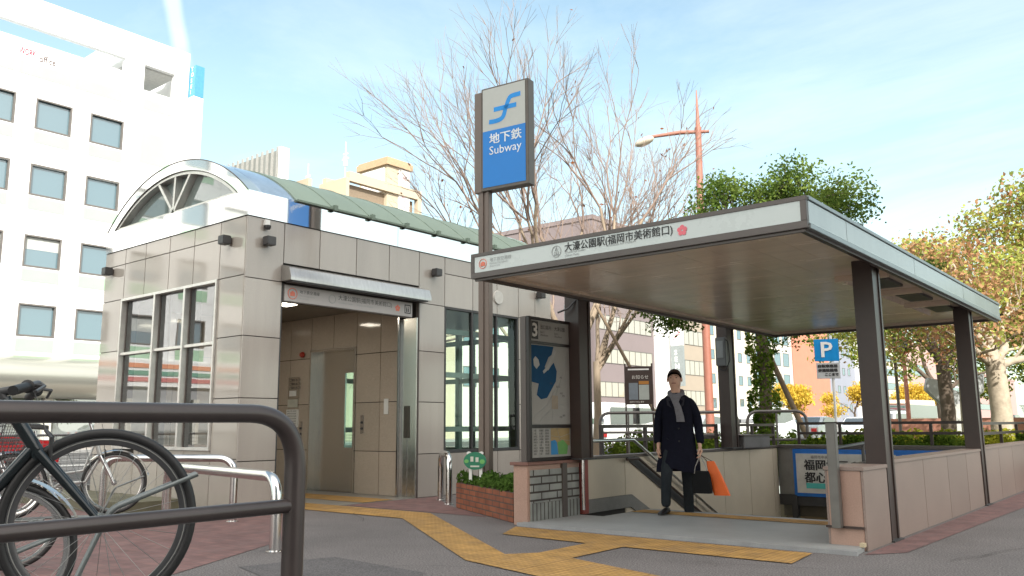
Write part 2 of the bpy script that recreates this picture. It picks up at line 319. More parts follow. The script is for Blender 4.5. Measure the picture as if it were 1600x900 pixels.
m_signw2 = mat('sign_panel_offwhite', (0.62,0.60,0.56), 0.3, var=0.03, scale=3)
m_blue = mat('sign_blue', (0.005,0.20,0.62), 0.32, var=0.02)
m_white2 = mat('sign_white_letters', (0.75,0.80,0.82), 0.4)

# ================================================================ ground
g = MB(); n = 4
g.add([(-600,-300,0),(300,-300,0),(300,7.6,0),(-600,7.6,0)], [(0,1,2,3)])
g.add([(-600,7.6,0),(-6.05,7.6,0),(-6.05,15.0,0),(-600,15.0,0)], [(0,1,2,3)])
g.add([(-2.45,7.6,0),(300,7.6,0),(300,15.0,0),(-2.45,15.0,0)], [(0,1,2,3)])
g.add([(-600,15,0),(300,15,0),(300,900,0),(-600,900,0)], [(0,1,2,3)])
struct(g.build('ground', m_asph, smooth=False))
def sheet(name, polys, z, m):
    b = MB()
    for p in polys: b.add([(x,y,z) for x,y in p], [tuple(range(len(p)))])
    return struct(b.build(name, m, smooth=False))
sheet('red_paving', [[(-9.55,7.95),(-6.9,7.95),(-8.3,8.75),(-9.0,9.3),(-9.55,9.9)], [(-20,-2),(-6.6,-2),(-6.2,3.5),(-7.4,5.6),(-9.2,6.9),(-9.55,7.0),(-9.55,6.1),(-20,6.1)],
      [(-2.35,7.55),(-2.1,7.9),(-1.98,12),(-1.85,15.5),(-1.75,30),(-2.34,30)]], 0.004, m_red)
sheet('tactile_paving', [
  [(-12.0,8.35),(-9.65,8.35),(-9.65,8.95),(-12.0,8.95)],
  [(-10.6,7.22),(-8.0,7.22),(-7.62,7.22),(-4.86,5.32),(-2.6,4.75),(-1.0,4.45),(-1.0,5.1),(-3.2,5.62),(-4.22,5.93),(-4.22,6.74),(-2.66,6.74),(-2.72,7.36),(-5.98,7.36),(-5.70,6.80),(-4.62,6.74),(-4.62,6.0),(-4.80,5.76),(-7.79,7.86),(-10.6,7.83)]], 0.008, m_tact)
sheet('asphalt_patch', [[(-6.1,4.0),(-5.0,3.7),(-4.35,3.9),(-4.7,4.7),(-5.9,4.8)],[(-1.9,5.2),(1.6,4.6),(1.9,6.0),(-1.5,6.6)],[(-1.4,9.2),(-.4,9.1),(-.3,11.8),(-1.3,12.0)]], 0.004, mat('asphalt_patch',(0.112,0.106,0.108),.88,var=.12,scale=2,bump=.5,bscale=140,fine=.4,fscale=90,dirt=.2))
ck=MB(); Rk=random.Random(8)
for p0,d0,n0 in (((-5.2,4.6),(.5,.35),9),((-3.4,6.3),(.6,.1),8),((-1.7,7.6),(.25,.8),10),((-8.6,7.3),(.6,-.35),7)):
    x,y=p0; dx_,dy=d0; pts=[]
    for i in range(n0): pts.append((x,y)); x+=dx_*.28+Rk.uniform(-.05,.05); y+=dy*.28+Rk.uniform(-.05,.05)
    for (xa,ya),(xb,yb) in zip(pts,pts[1:]):
        l=math.hypot(xb-xa,yb-ya); nx,ny=-(yb-ya)/l*.0035,(xb-xa)/l*.0035; ck.add([(xa-nx,ya-ny,.0125),(xb-nx,yb-ny,.0125),(xb+nx,yb+ny,.0125),(xa+nx,ya+ny,.0125)],[(0,1,2,3)])
struct(ck.build('pavement_cracks', m_joint, smooth=False))
# wide avenue beyond the station, with kerbs and lane lines
sheet('road', [[(-41,-200),(-15.2,-200),(-15.2,600),(-41,600)]], 0.006, m_road)
k = MB(); k.box(-15.2,-15.0,-120,400,0,0.14); k.box(-41.2,-41.0,-120,400,0,0.14); struct(k.build('kerb', mat('kerb_stone',(0.3,0.3,0.29),0.8)))
k = MB()
for x in (-18.6,-22.0,-31.5,-35): 
    for y in range(-60,260,10): k.add([(x-.07,y,.010),(x+.07,y,.010),(x+.07,y+5,.010),(x-.07,y+5,.010)],[(0,1,2,3)])
for x in (-26.5,-27.0): k.add([(x-.08,-100,.010),(x+.08,-100,.010),(x+.08,300,.010),(x-.08,300,.010)],[(0,1,2,3)])
struct(k.build('lane_markings', mat('road_paint',(0.7,0.7,0.68),0.7,dirt=0.3), smooth=False))
struct(MB().add([(-60,-120,.14),(-41.2,-120,.14),(-41.2,400,.14),(-60,400,.14)],[(0,1,2,3)]).build('far_pavement', mat('pavement_far',(0.3,0.27,0.25),0.8), smooth=False))
m_soil = mat('park_grass', (0.055,0.095,0.022), 0.9, var=0.35, scale=3, fine=0.4, fscale=60, bump=0.4)
struct(MB().add([(-14.6,18.2,.012),(-2.2,18.2,.012),(-1.7,40,.012),(-1.5,200,.012),(-14.6,200,.012)],[(0,1,2,3,4)]).build('park_grass', m_soil, smooth=False))

# ================================================================ stair well
m_cream = mat('cream_panels', (0.56,0.50,0.40), 0.45, var=0.05, scale=1.5, dirt=0.08)
m_gbase = mat('grey_base_stone', (0.20,0.20,0.19), 0.6, fine=0.15)
slab = MB(); slab.prism([(-6.02,7.50),(-2.40,7.50),(-2.40,7.60),(-2.55,9.65),(-5.62,9.65),(-5.62,8.55),(-6.02,8.55)],'z',-0.25,0.04)
struct(slab.build('entrance_slab', m_slab, bevel=0.006))
kb = MB().box(-6.04,-2.38,7.455,7.50,-.02,0.038); struct(kb.build('slab_edge', mat('slab_edge_stone',(0.30,0.305,0.31),0.6,fine=.15)))
sheet('tactile_step_warning', [[(-5.6,9.14),(-2.78,9.14),(-2.78,9.46),(-5.6,9.46)]], 0.045, m_tact)
st = MB(); nst = 22
for i in range(nst):
    y0 = 9.65+i*0.32; z1 = 0.04-(i+1)*0.155
    st.box(-5.95,-2.75,y0,y0+0.33,z1-0.4,z1)
struct(st.build('stairs', mat('stair_stone',(0.22,0.215,0.20),0.7,fine=.15,dirt=.2)))
nz_ = MB()
for i in range(nst): nz_.box(-5.9,-2.8,9.652+i*.32,9.70+i*.32,0.04-(i+1)*.155,0.047-(i+1)*.155)
struct(nz_.build('stair_nosing', m_brownf))
struct(MB().box(-5.95,-2.75,9.65+nst*.32,24,-3.6,-3.37).build('passage_floor', m_gbase))
struct(MB().add([(-5.94,8.56,-.06),(-5.62,8.56,-.06),(-5.62,9.66,-.06),(-5.94,9.66,-.06)],[(0,1,2,3)]).build('side_gutter', m_dark, smooth=False))

def cream_wall(name, x0, x1, face, label):
    t = thing(name, label, 'wall', ((x0+x1)/2, 12, 0.0))
    b = MB()
    b.prism([(8.62,-0.1),(9.65,-.1),(9.65,-.3),(16.5,-3.6),(16.5,-4),(9.0,-4),(8.62,-.5)][:0] or [(8.62,-4),(14.72,-4),(14.72,0.68),(8.62,0.68)], 'x', x0, x1)
    b.build('core', m_joint, t)
    p = MB(); y = 8.62
    while y < 14.6:
        y1 = min(y+0.98, 14.71); zb = 0.2 if y1 < 9.7 else -4
        a,c_ = (x1, x1+0.02) if face > 0 else (x0-0.02, x0)
        p.box(a, c_, y+0.004, y1-0.004, zb, 0.675); y += 0.98
    p.build('panelling', m_cream, t, bevel=0.003)
    bs = MB(); a,c_ = (x1+0.02, x1+0.045) if face > 0 else (x0-0.045, x0-0.02)
    bs.prism([(8.62,0.04),(9.70,0.04),(14.7,-2.38),(14.7,-2.20),(9.72,0.20),(8.62,0.20)], 'x', a, c_)
    bs.build('skirting', m_gbase, t)
    cp = MB().box(x0-0.03,x1+0.05,8.60,14.95,0.68,0.715); cp.build('coping', m_brownf, t, bevel=.005)
    return t
cream_wall('stairwell_wall', -6.10, -5.97, 1, 'cream panelled wall beside the stairs, below the steel handrail')
cream_wall('stairwell_wall', -2.72, -2.62, -1, 'cream panelled inner face of the right stair wall behind the stone block')
# header over the descending stairs
t = thing('stair_header', 'grey lintel wall spanning the far end of the stairs behind the blue poster', 'wall', (-4.3,14.8,0))
MB().box(-5.96,-2.72,14.75,14.98,-0.12,0.68).build('beam', mat('header_grey',(0.27,0.265,0.25),0.5,dirt=.1), t)
MB().box(-5.96,-2.72,14.70,15.02,0.68,0.73).build('coping', m_brownf, t)
MB().box(-5.96,-2.72,14.70,14.76,-0.30,-0.12).build('shutter_box', m_dark, t)
MB().box(-5.72,-5.62,14.66,14.76,-2.6,-0.12).build('guide_post', m_dark, t)
MB().box(-5.96,-2.72,14.9,24,-0.50,-0.30).build('ceiling', mat('passage_ceiling',(0.12,0.10,0.07),0.7), t)
for y in (15.6,17.6,19.6):
    f = MB().box(-4.6,-4.45,y,y+1.2,-0.56,-0.50).build('light_tube', mat('tube_light',(0.8,0.75,0.6),.4,emit=(1,.86,.55),es=2.2), t)
t = thing('passage_wall', 'dim brown passage wall visible under the lintel at the foot of the stairs', 'wall', (-5.95,19,-3))
MB().box(-6.1,-5.95,14.98,24,-4,-0.3).build('left_side', mat('passage_wall_m',(0.20,0.15,0.09),.5), t)
MB().box(-2.75,-2.6,14.98,24,-4,-0.3).build('right_side', _M['passage_wall_m'], t)
MB().box(-6.1,-2.6,24,24.15,-4,-0.3).build('end_side', _M['passage_wall_m'], t)
# blue poster board on the header
t = thing('poster_board', 'blue framed poster board hanging on the lintel above the stairs', 'sign', (-4.2,14.7,0))
MB().box(-5.66,-2.74,14.66,14.70,-0.14,0.66).build('frame', mat('poster_blue',(0.01,0.17,0.62),.4), t, bevel=.008)
MB().box(-5.60,-3.95,14.645,14.66,-0.08,0.585).build('poster', mat('poster_paper',(0.66,0.65,0.61),.5), t, bevel=.0)
MB().box(-3.85,-2.80,14.645,14.66,-0.08,0.585).build('poster', _M['poster_paper'], t, bevel=.0)
X,Z=(1,0,0),(0,0,1)
b = MB().text('福岡城三の丸', 0.19, Mx((-5.46,14.638,0.325),X,Z), heavy=.006).text('都心部に', 0.19, Mx((-5.46,14.638,0.115),X,Z), heavy=.006).text('福岡市中央区', 0.06, Mx((-5.34,14.642,0.505),X,Z))
b.text('福岡市美術館', .10, Mx((-3.78,14.642,.34),X,Z)); b.build('lettering', m_ink, t, smooth=False)
MB().box(-5.44,-4.80,14.640,14.645,-0.0+0.0,0.09).build('teal_block', mat('poster_teal',(0.09,0.52,0.48),.5), t)

# ---- right outer parapet in two runs + front block
m_pink = mat('pink_granite', (0.27,0.205,0.178), 0.42, isl=0.08, var=0.09, scale=1.0, fine=0.14, fscale=140, dirt=.10)
m_pinkl = mat('salmon_granite', (0.40,0.26,0.205), 0.55, var=0.08, scale=1.0, fine=0.12, fscale=140)
def stone_run(name, x0,x1,y0,y1,z1,label,seams,front=None):
    t = thing(name, label, 'wall', ((x0+x1)/2,(y0+y1)/2,0))
    MB().box(x0+.01,x1-.012,y0+.01,y1-.01,-0.3,z1-.01).build('core', m_joint, t)
    p = MB(); ys=[y0]+seams+[y1]
    for a,b_ in zip(ys,ys[1:]): p.box(x1-.02,x1,a+.003,b_-.003,0.0,z1-.035); p.box(x0,x0+.02,a+.003,b_-.003,0.04,z1-.035)
    p.build('stone_facing', m_pink, t, bevel=.003)
    MB().box(x0+.022,x1-.022,y0-.002,y0+.018,0.0,z1-.035).build('end_stone', m_pinkl, t, bevel=.003)
    MB().box(x0-.01,x1+.01,y0-.01,y1+.005,z1-.033,z1).build('coping', m_pink, t, bevel=.004)
    return t
stone_run('stone_block', -2.72,-2.385,7.78,8.50,0.715,'pinkish stone block with the grey steel post strapped to its end',[])
stone_run('stone_parapet', -2.62,-2.40,8.80,12.90,0.745,'long pinkish stone parapet between the two right canopy posts',[9.9,11.0,12.0])
stone_run('stone_parapet', -2.62,-2.40,13.17,22.0,0.76,'pinkish stone parapet running away beyond the far right canopy post',[14.2,15.3,16.4,17.5,18.6,19.7,20.8])
# left end : tiled pier carrying the map board
m_tile = brick('pale_pier_tiles', (0.30,0.31,0.29), (0.26,0.275,0.26), (0.045,0.035,0.03), 0.30, 0.088, 0.011, 0.4, 'yz')
m_tilev = brick('pale_upright_tiles', (0.28,0.30,0.28), (0.25,0.265,0.25), (0.045,0.035,0.03), 0.072, 0.6, 0.009, 0.4, 'yz', offset=0)
t = thing('tiled_pier', 'low pier of pale tiles under the station map board', 'pier', (-6.03,8.0,0))
MB().box(-6.17,-5.965,7.56,8.58,-.2,0.655).build('core', m_pinkl, t, bevel=.006)
MB().box(-5.965,-5.95,7.60,8.19,0.235,0.60).build('tile_face', m_tile, t)
MB().box(-5.965,-5.948,7.60,8.19,0.0,0.232).build('tile_face', m_tilev, t)
MB().box(-5.965,-5.95,8.28,8.55,0.235,0.60).build('tile_face', m_tile, t)
MB().box(-5.965,-5.948,8.28,8.55,0.0,0.232).build('tile_face', m_tilev, t)
MB().box(-5.965,-5.93,8.19,8.28,0.0,0.66).build('metal_strip', m_brownf, t)
MB().box(-6.20,-5.93,7.53,8.62,0.655,0.69).build('coping', mat('red_brown_coping',(0.20,0.10,0.08),.5), t, bevel=.004)
MB().box(-6.09,-5.915,8.595,8.70,0.042,0.688).build('end_pillar', mat('dark_red_panel',(0.26,0.07,0.06),.45), t, bevel=.004)
# map board (faces +X)
t = thing('map_board', 'tall framed station map board with a black number 3 on its header', 'information board', (-6.0,8.0,0.69))
MB().box(-6.09,-6.0,7.60,8.46,0.69,2.36).build('cabinet', m_brownf, t, bevel=.006)
f = MB(); f.box(-6.0,-5.955,7.60,7.645,.70,2.36); f.box(-6.0,-5.955,8.43,8.475,.70,2.36); f.box(-6.0,-5.956,7.645,8.43,2.325,2.359); f.box(-6.0,-5.956,7.645,8.43,.701,.735); f.box(-6.0,-5.957,7.645,8.43,2.04,2.075); f.box(-6.0,-5.957,7.645,8.43,1.07,1.11)
f.build('frame', mat('board_frame_dark',(0.022,0.015,0.014),.3), t, bevel=.002)
m_pap = mat('board_paper', (0.36,0.355,0.335), 0.6,spec=.15, var=.03)
MB().box(-6.0,-5.975,7.645,8.43,.735,2.325).build('backing', m_pap, t)
def yzpoly(pts, x, name, m, par): return MB().add([(x,a,b_) for a,b_ in pts],[tuple(range(len(pts)))]).build(name, m, par, smooth=False)
yzpoly([(7.66,2.03),(8.10,2.03),(8.06,1.93),(8.00,1.90),(7.92,1.78),(7.99,1.74),(8.05,1.80),(8.10,1.84),(8.16,1.74),(8.14,1.62),(8.05,1.52),(7.96,1.42),(7.84,1.40),(7.76,1.45),(7.80,1.58),(7.66,1.60)], -5.9735, 'sea_area', mat('map_sea',(0.010,0.065,0.15),.6,spec=.15), t)
yzpoly([(7.70,1.86),(7.74,1.90),(7.80,1.86),(7.82,1.80),(7.76,1.75),(7.71,1.79)], -5.972, 'island', mat('map_land',(0.36,0.36,0.35),.4), t)
yzpoly([(8.10,2.0),(8.16,1.98),(8.0,1.76),(7.9,1.70),(7.88,1.73),(7.98,1.80)], -5.972, 'island', _M['map_land'], t)
yzpoly([(8.02,1.065),(8.40,1.065),(8.40,.86),(8.02,.86)], -5.973, 'town_area', mat('map_town',(0.36,0.26,0.12),.4), t)
yzpoly([(8.02,.92),(8.1,.93),(8.14,.90),(8.16,.76),(8.02,.76)], -5.972, 'water_area', mat('map_lake',(0.03,0.22,0.48),.4), t)
yzpoly([(8.17,.76),(8.34,.76),(8.36,.86),(8.26,.93),(8.15,.90)], -5.971, 'park_area', mat('map_park',(0.14,0.34,0.10),.4), t)
MB().box(-5.974,-5.972,7.672,7.80,2.10,2.31).build('number_plate', m_ink, t)
Y=(0,1,0)
MB().text('3', .22, Mx((-5.9705,7.685,2.125),Y,Z), bold=.006, w=.10,h=.165).build('numeral', m_signw2, t, smooth=False)
b = MB()
for i,(y,s_) in enumerate(((7.84,'出口案内'),(8.12,'大濠公園'))): b.text(s_, .055, Mx((-5.973,y,2.23),Y,Z)).text('Exit 3\nOhorikoen', .035, Mx((-5.973,y,2.18),Y,Z))
rr = random.Random(3)
for r_ in range(9):
    for c_ in range(3): b.text(rr.choice(['福岡市','大濠','公園口','中央区','美術館','西公園']), .026, Mx((-5.973,7.69+c_*.11,1.03-r_*.033),Y,Z))
for r_ in range(7): b.text(rr.choice(['天神','博多','唐人町','赤坂','西新']), .028, Mx((-5.973,rr.uniform(8.0,8.3),rr.uniform(1.15,1.7)),Y,Z))
b.text('地下鉄路線図', .03, Mx((-5.956,7.66,1.08),Y,Z)).build('lettering', m_ink, t, smooth=False)
ln = MB()
for pts in ([(7.7,1.2),(7.95,1.33),(8.1,1.5),(8.38,1.66)],[(7.8,1.14),(8.05,1.3),(8.25,1.35),(8.4,1.3)],[(8.05,1.15),(8.1,1.4),(8.3,1.75),(8.36,1.98)],[(8.03,.98),(8.2,.96),(8.4,1.0)],[(8.15,1.06),(8.2,.93),(8.4,.92)]):
    ln.tube([(-5.972,a,c_) for a,c_ in pts], .0022, 4)
ln.build('route_lines', m_grey, t)
MB().box(-5.972,-5.9705,8.05,8.17,1.29,1.45).build('route_panel', mat('map_beige',(.33,.27,.2),.4), t)
# handrail left
def rail(name, label, paths, r, posts, m, cat='handrail', group=None, loc=(0,0,0)):
    t = thing(name, label, cat, loc, group)
    for p in paths: MB().tube(p, r, 14).build('rail', m, t)
    for p in posts: MB().tube(p, r*.9, 12).build('post', m, t)
    return t
sl = -0.155/0.32
t = rail('handrail','steel handrail running level then down the left side of the stairs',
   [roundpath([(-5.87,8.52,0.1),(-5.87,8.52,0.905),(-5.87,9.70,0.905),(-5.87,14.4,0.905+4.7*sl)],.09)], .021, [], m_steelb, loc=(-5.87,8.5,.04))
MB().tube(roundpath([(-5.86,9.50,0.66),(-5.86,9.80,0.66),(-5.86,14.4,0.66+4.6*sl)],.06), .018, 12).build('lower_rail', m_brown, t)
MB().prism([(9.62,.70),(9.78,.70),(14.4,.70+4.62*sl),(14.4,.56+4.62*sl),(9.7,.62)],'x',-5.94,-5.93).build('backing_strip', m_dark, t)
br = MB()
for k_ in range(5):
    y = 9.2+k_*1.1; z = .905+max(0,y-9.7)*sl; MB().tube([(-5.87,y,z-.02),(-5.87,y,z-.08),(-5.95,y,z-.1)], .008, 8).build('bracket', m_steelb, t)
t = rail('handrail','dark handrail on the inner side of the right stair wall behind the stone block',
   [[(-2.80,8.35,0.86),(-2.80,9.25,0.89),(-2.80,9.6,.88),(-2.80,14.0,.88+4.3*sl)]], .02, [[(-2.80,9.2,0.03),(-2.80,9.2,0.88)]], m_dark, loc=(-2.8,8.35,0))
# steel post strapped to the block
t = thing('steel_post', 'square grey steel post strapped to the end of the pinkish stone block', 'post', (-2.62,7.74,0.2))
MB().box(-2.655,-2.575,7.69,7.765,0.19,1.10).build('shaft', mat('worn_grey_steel',(0.16,0.155,0.145),.45,.4,dirt=.25), t, bevel=.004)
MB().box(-2.73,-2.40,7.755,7.777,0.185,0.205).build('strap', m_brown, t)
b=MB().box(-2.43,-2.39,7.70,7.76,.042,.075); tag(b.build('paper_scrap', mat('pale_paper',(0.5,0.42,0.28),.7)),'small crumpled scrap lying at the foot of the pinkish stone block','litter')

# ================================================================ canopy
t = thing('entrance_canopy', 'flat roofed canopy over the subway stairs with white sign fascia and brown posts', 'canopy', (-4.1,10.5,0))
x0,x1,y0,y1,z0,z1 = -5.85,-2.27,6.48,14.62,2.66,2.895
MB().box(x0+.06,x1-.06,y0+.06,y1-.06,z0+.06,z1-.03).build('roof_deck', m_brown, t)
m_sof = mat('soffit_boards', (0.80,0.68,0.56), 0.26, var=0.10, scale=1.4, dirt=0.22, stretch=(0.35,2.4,1), spec=.5)
s_ = MB(); nb=10; W=(x1-x0-.30)/nb
for i in range(nb): s_.box(x0+.15+i*W+.0008, x0+.15+(i+1)*W-.0008, y0+.17, y1-.17, z0+.035, z0+.05)
s_.build('soffit', m_sof, t)
s_ = MB(); 
for (a,b_,c_,d) in ((x0+.03,x1-.03,y0+.05,y0+.168),(x0+.03,x1-.03,y1-.168,y1-.05),(x0+.03,x0+.148,y0+.17,y1-.17),(x1-.148,x1-.03,y0+.17,y1-.17)): s_.box(a,b_,c_,d,z0+.005,z0+.06)
s_.build('soffit_border', m_sof, t)
# ceiling coffers at the right side
s_=MB()
for y in (9.3,10.7,12.1): MB().box(-3.0,-2.45,y,y+.05,z0-.03,z0+.034).box(-3.0,-2.95,y+.05,y+1.2,z0-.02,z0+.034).build('light_coffer', m_sof, t)
s_=MB()
for y in (9.6,11.0,12.4): MB().box(-2.82,-2.55,y,y+.7,z0-.001,z0+.03).build('lamp_recess', m_dark, t)
fr=MB()
fr.box(x0-.0,x1,y0-.0,y0+.04,z1-.04,z1); fr.box(x0,x1,y0,y0+.04,z0-.03,z0+.03); fr.box(x0,x0+.05,y0-.002,y0+.04,z0+.03,z1-.04); fr.box(x1-.05,x1,y0-.002,y0+.04,z0+.03,z1-.04)
fr.box(x0+.03,x1-.03,y0+.03,y0+.06,z0-.055,z0-.03)
fr.box(x0,x0+.04,y0+.041,y1,z0-.03,z1-.001); fr.box(x0+.04,x1-.04,y1-.04,y1,z0-.03,z1-.001)
fr.build('front_frame', m_brownf, t, bevel=.003)
MB().box(x0+.05,x1-.05,y0+.006,y0+.035,z0+.03,z1-.04).build('front_panel', m_signw, t)
m_fasc = mat('pale_blue_fascia', (0.40,0.465,0.47), 0.25, var=.05, scale=2, spec=.6, dirt=.12, stretch=(1,1,.25))
p=MB(); ys=[y0+.042,7.45,9.7,12.1,y1]
for a,b_ in zip(ys,ys[1:]): p.box(x1-.03,x1+.0,a+.004,b_-.004,z0+.015,z1-.035)
p.build('side_panel', m_fasc, t, bevel=.003)
p=MB().box(x1-.035,x1+.012,y0+.042,y1,z1-.03,z1+.004); p.box(x1-.035,x1+.012,y0+.042,y1,z0-.03,z0+.010); p.build('side_trim', mat('blue_grey_trim',(0.25,0.29,0.30),.35,.3), t, bevel=.003)
p=MB().box(x1-.075,x1-.03,y0+.05,y1-.05,z0-.055,z0+.01); p.build('drip_edge', m_brown, t)
fy=y0+.003
def fX(s,size,x,z,**k): return MB().text(s,size,Mx((x,fy,z),X,Z),**k)
MB().text('大濠公園駅(福岡市美術館口)', .095, Mx((-4.628,fy-.002,2.765),X,Z), w=1.17, heavy=.0012).build('lettering', m_ink, t, smooth=False)
b=MB().text('Ohorikoen Station\n(Ohori Park)', .032, Mx((-4.628,fy,2.738),X,Z)); b.text('Fukuoka Art Museum', .034, Mx((-4.13,fy,2.738),X,Z))
b.text('地下鉄空港線', .048, Mx((-5.588,fy,2.785),X,Z), w=.29); b.text('Fukuoka City Subway\nAirport Line', .028, Mx((-5.588,fy,2.755),X,Z)); b.build('small_lettering', m_grey, t, smooth=False)
def ringtext(c,r,m,name,par,fy=fy):
    MB().tube([(c[0]+r*math.cos(a*.2618),fy,c[1]+r*1.0*math.sin(a*.2618)) for a in range(24)], .0035, 5, closed=True).build(name, m, par)
ringtext((-5.683,2.775),.05,m_redsign,'line_emblem',t); MB().prism([(-5.715,2.75),(-5.651,2.75),(-5.651,2.785),(-5.683,2.80),(-5.715,2.785)],'y',fy-.001,fy).build('line_emblem', m_redsign, t)
ringtext((-4.728,2.775),.055,m_grey,'station_emblem',t)
b=MB(); b.tube([(-4.728,fy,2.815),(-4.742,fy,2.785),(-4.728,fy,2.79),(-4.714,fy,2.785),(-4.728,fy,2.815)],.003,4)
for dx in (-.02,0,.02): b.tube([(-4.728+dx,fy,2.775),(-4.728+dx,fy,2.745)],.0035,4)
b.tube([(-4.76,fy,2.74),(-4.696,fy,2.74)],.003,4); b.build('station_emblem', m_grey, t)
def flower(c,R,y,name,m,par,axis='y'):
    b=MB()
    for k_ in range(5):
        a=math.pi/2+k_*2*math.pi/5; cx,cz=c[0]+R*.55*math.cos(a),c[1]+R*.55*math.sin(a)
        pts=[(cx+R*.42*math.cos(q*math.pi/6),cz+R*.42*math.sin(q*math.pi/6)) for q in range(12)]
        if axis=='y': b.add([(u,y-.0005*k_,v) for u,v in pts],[tuple(range(12))])
        else: b.add([(y+.0005*k_,u,v) for u,v in pts],[tuple(range(12))])
    return b.build(name,m,par,smooth=False)
flower((-3.365,2.775),.052,fy,'flower_emblem',m_pinkf,t)
def post(x,yy,w_=.19,d=.26,zb=0.0):
    o=MB(); o.box(x,x+w_,yy,yy+.05,zb,2.70); o.box(x,x+w_,yy+d-.05,yy+d,zb,2.70); o.box(x+.03,x+w_-.012,yy+.05,yy+d-.05,zb,2.70)
    o.build('post', m_brown, t, bevel=.004); MB().box(x-.03,x+w_+.03,yy-.03,yy+d+.03,zb-.003,zb+.014).build('base_plate', m_dark, t)
post(-2.575,8.52); post(-2.575,12.90); post(-6.02,12.62,zb=.722); post(-6.03,8.42,.21,.26,zb=.694)
MB().obox((-5.98,8.52,2.49),.24,.02,.22,0).build('bracket', mat('bracket_grey',(0.35,0.37,0.37),.4,.3), t)
MB().tube([(-6.05,8.30,2.47),(-5.93,8.36,2.52),(-5.86,8.42,2.62)],.012,8).build('stay', m_dark, t)

# electrical box on the far left post
t = thing('junction_box','dark meter box with looped cable fixed to the far left canopy post','electrical box',(-5.9,12.58,2.1))
MB().box(-6.0,-5.82,12.52,12.60,2.02,2.48).build('box', mat('box_grey',(0.10,0.11,0.115),.4), t, bevel=.01)
MB().box(-5.97,-5.86,12.512,12.52,2.15,2.42).build('cover', mat('box_cover',(0.2,0.22,0.23),.3), t)
MB().tube(roundpath([(-5.85,12.55,2.46),(-5.78,12.53,2.40),(-5.76,12.53,2.1),(-5.85,12.54,1.93),(-5.95,12.55,1.97),(-5.95,12.56,2.03)],.05),.008,8).build('cable', m_black, t)

# ================================================================ subway sign on pole
m_pole = mat('brown_pole_metal', (0.165,0.13,0.11), 0.42, 0.15, var=.07, scale=3)
D=V((-7.57,8.755,0)); ang=math.radians(7); ux=V((math.cos(ang),math.sin(ang),0)); uy=V((-math.sin(ang),math.cos(ang),0))
t = thing('subway_sign', 'tall blue and white Subway sign on a brown pole in front of the canopy', 'sign', (D.x,D.y,0))
def ob(c,sx,sy,sz): return MB().obox(tuple(c),sx,sy,sz,ang)
P=MB()
for off in (-.045,.065): P.obox(tuple(D+ux*(off-.05)+V((0,0,2.25))),.085 if off<0 else .05,.10,4.5,ang)
P.obox(tuple(D+ux*(-.045)+V((0,0,2.25))),.06,.06,4.5,ang)
P.build('pole', m_pole, t, bevel=.004)
cx=D+ux*(.285)+V((0,0,5.15))
MB().obox(tuple(D+ux*(-.13)+V((0,0,5.13))),.125,.13,1.50,ang).build('mast', m_pole, t, bevel=.004)
MB().obox(tuple(D+ux*(.335)+V((0,0,5.15))),.79,.16,1.53,ang).build('cabinet', mat('cabinet_bronze',(0.115,0.10,0.085),.4,.3), t, bevel=.005)
def cab(u,v): return D+ux*(-.052+u)+uy*(-.0855)+V((0,0,4.40+v))   # u 0..0.77, v 0..1.5
def cabm(u,v): return Mx(cab(u,v),ux,Z)
def cabquad(u0,u1,v0,v1,off,name,m):
    o=-uy*off; return MB().add([cab(u0,v0)+o,cab(u1,v0)+o,cab(u1,v1)+o,cab(u0,v1)+o],[(0,1,2,3)]).build(name,m,t,smooth=False)
cabquad(.02,.735,.86,1.49,0,'white_panel',mat('sign_face_white',(0.47,0.49,0.46),.3,var=.03)); cabquad(.02,.735,.03,.86,0,'blue_panel',m_blue)
# emblem: two slanted strokes joined by curved stem
def stroke(pts, th):
    pts=[V((a,b_)) for a,b_ in pts]; L_=[];R_=[]
    for i,p in enumerate(pts):
        d=(pts[min(i+1,len(pts)-1)]-pts[max(i-1,0)]).normalized(); n_=V((-d.y,d.x)); tt=th[i] if isinstance(th,list) else th; L_.append(p+n_*tt/2); R_.append(p-n_*tt/2)
    return L_,R_
em=MB()
def bez(a,b_,c_,d,n=14): return [tuple(V(a)*(1-s)**3+V(b_)*3*s*(1-s)**2+V(c_)*3*s*s*(1-s)+V(d)*s**3) for s in [i/n for i in range(n+1)]]
for pts in (bez((.13,.99),(.44,.96),(.36,1.06),(.43,1.19))+bez((.43,1.19),(.49,1.33),(.48,1.30),(.66,1.31))[1:], [(.21,1.16),(.59,1.16)]):
    Lp,Rp=stroke(pts,.068); n_=len(Lp)
    vs=[cab(p.x,p.y)-uy*.002 for p in Lp+Rp]; em.add(vs,[(i,i+1,n_+i+1,n_+i) for i in range(n_-1)])
em.build('emblem', mat('emblem_blue',(0.0,0.26,0.72),.35), t, smooth=False)
MB().text('地下鉄',.18,cabm(.135,.655)@Matrix.Translation((0,0,.003)),w=.535,h=.155,heavy=.003).text('Subway',.18,cabm(.135,.46)@Matrix.Translation((0,0,.003)),w=.535,h=.16).build('lettering', m_white2, t, smooth=False)
# ================================================================ lift building
t = thing('lift_building', 'granite clad lift building with arched window, mirror band and green curved roof', 'building', (-11.6,9.6,0))
BX0,BX1,BY0,BY1 = -13.6,-9.6,6.2,12.95
def cells(us, vs, holes):
    r=[]
    for a,b_ in zip(us,us[1:]):
        for c_,d in zip(vs,vs[1:]):
            mu,mv=(a+b_)/2,(c_+d)/2
            if not any(h[0]<mu<h[1] and h[2]<mv<h[3] for h in holes): r.append((a,b_,c_,d))
    return r
G=.0055
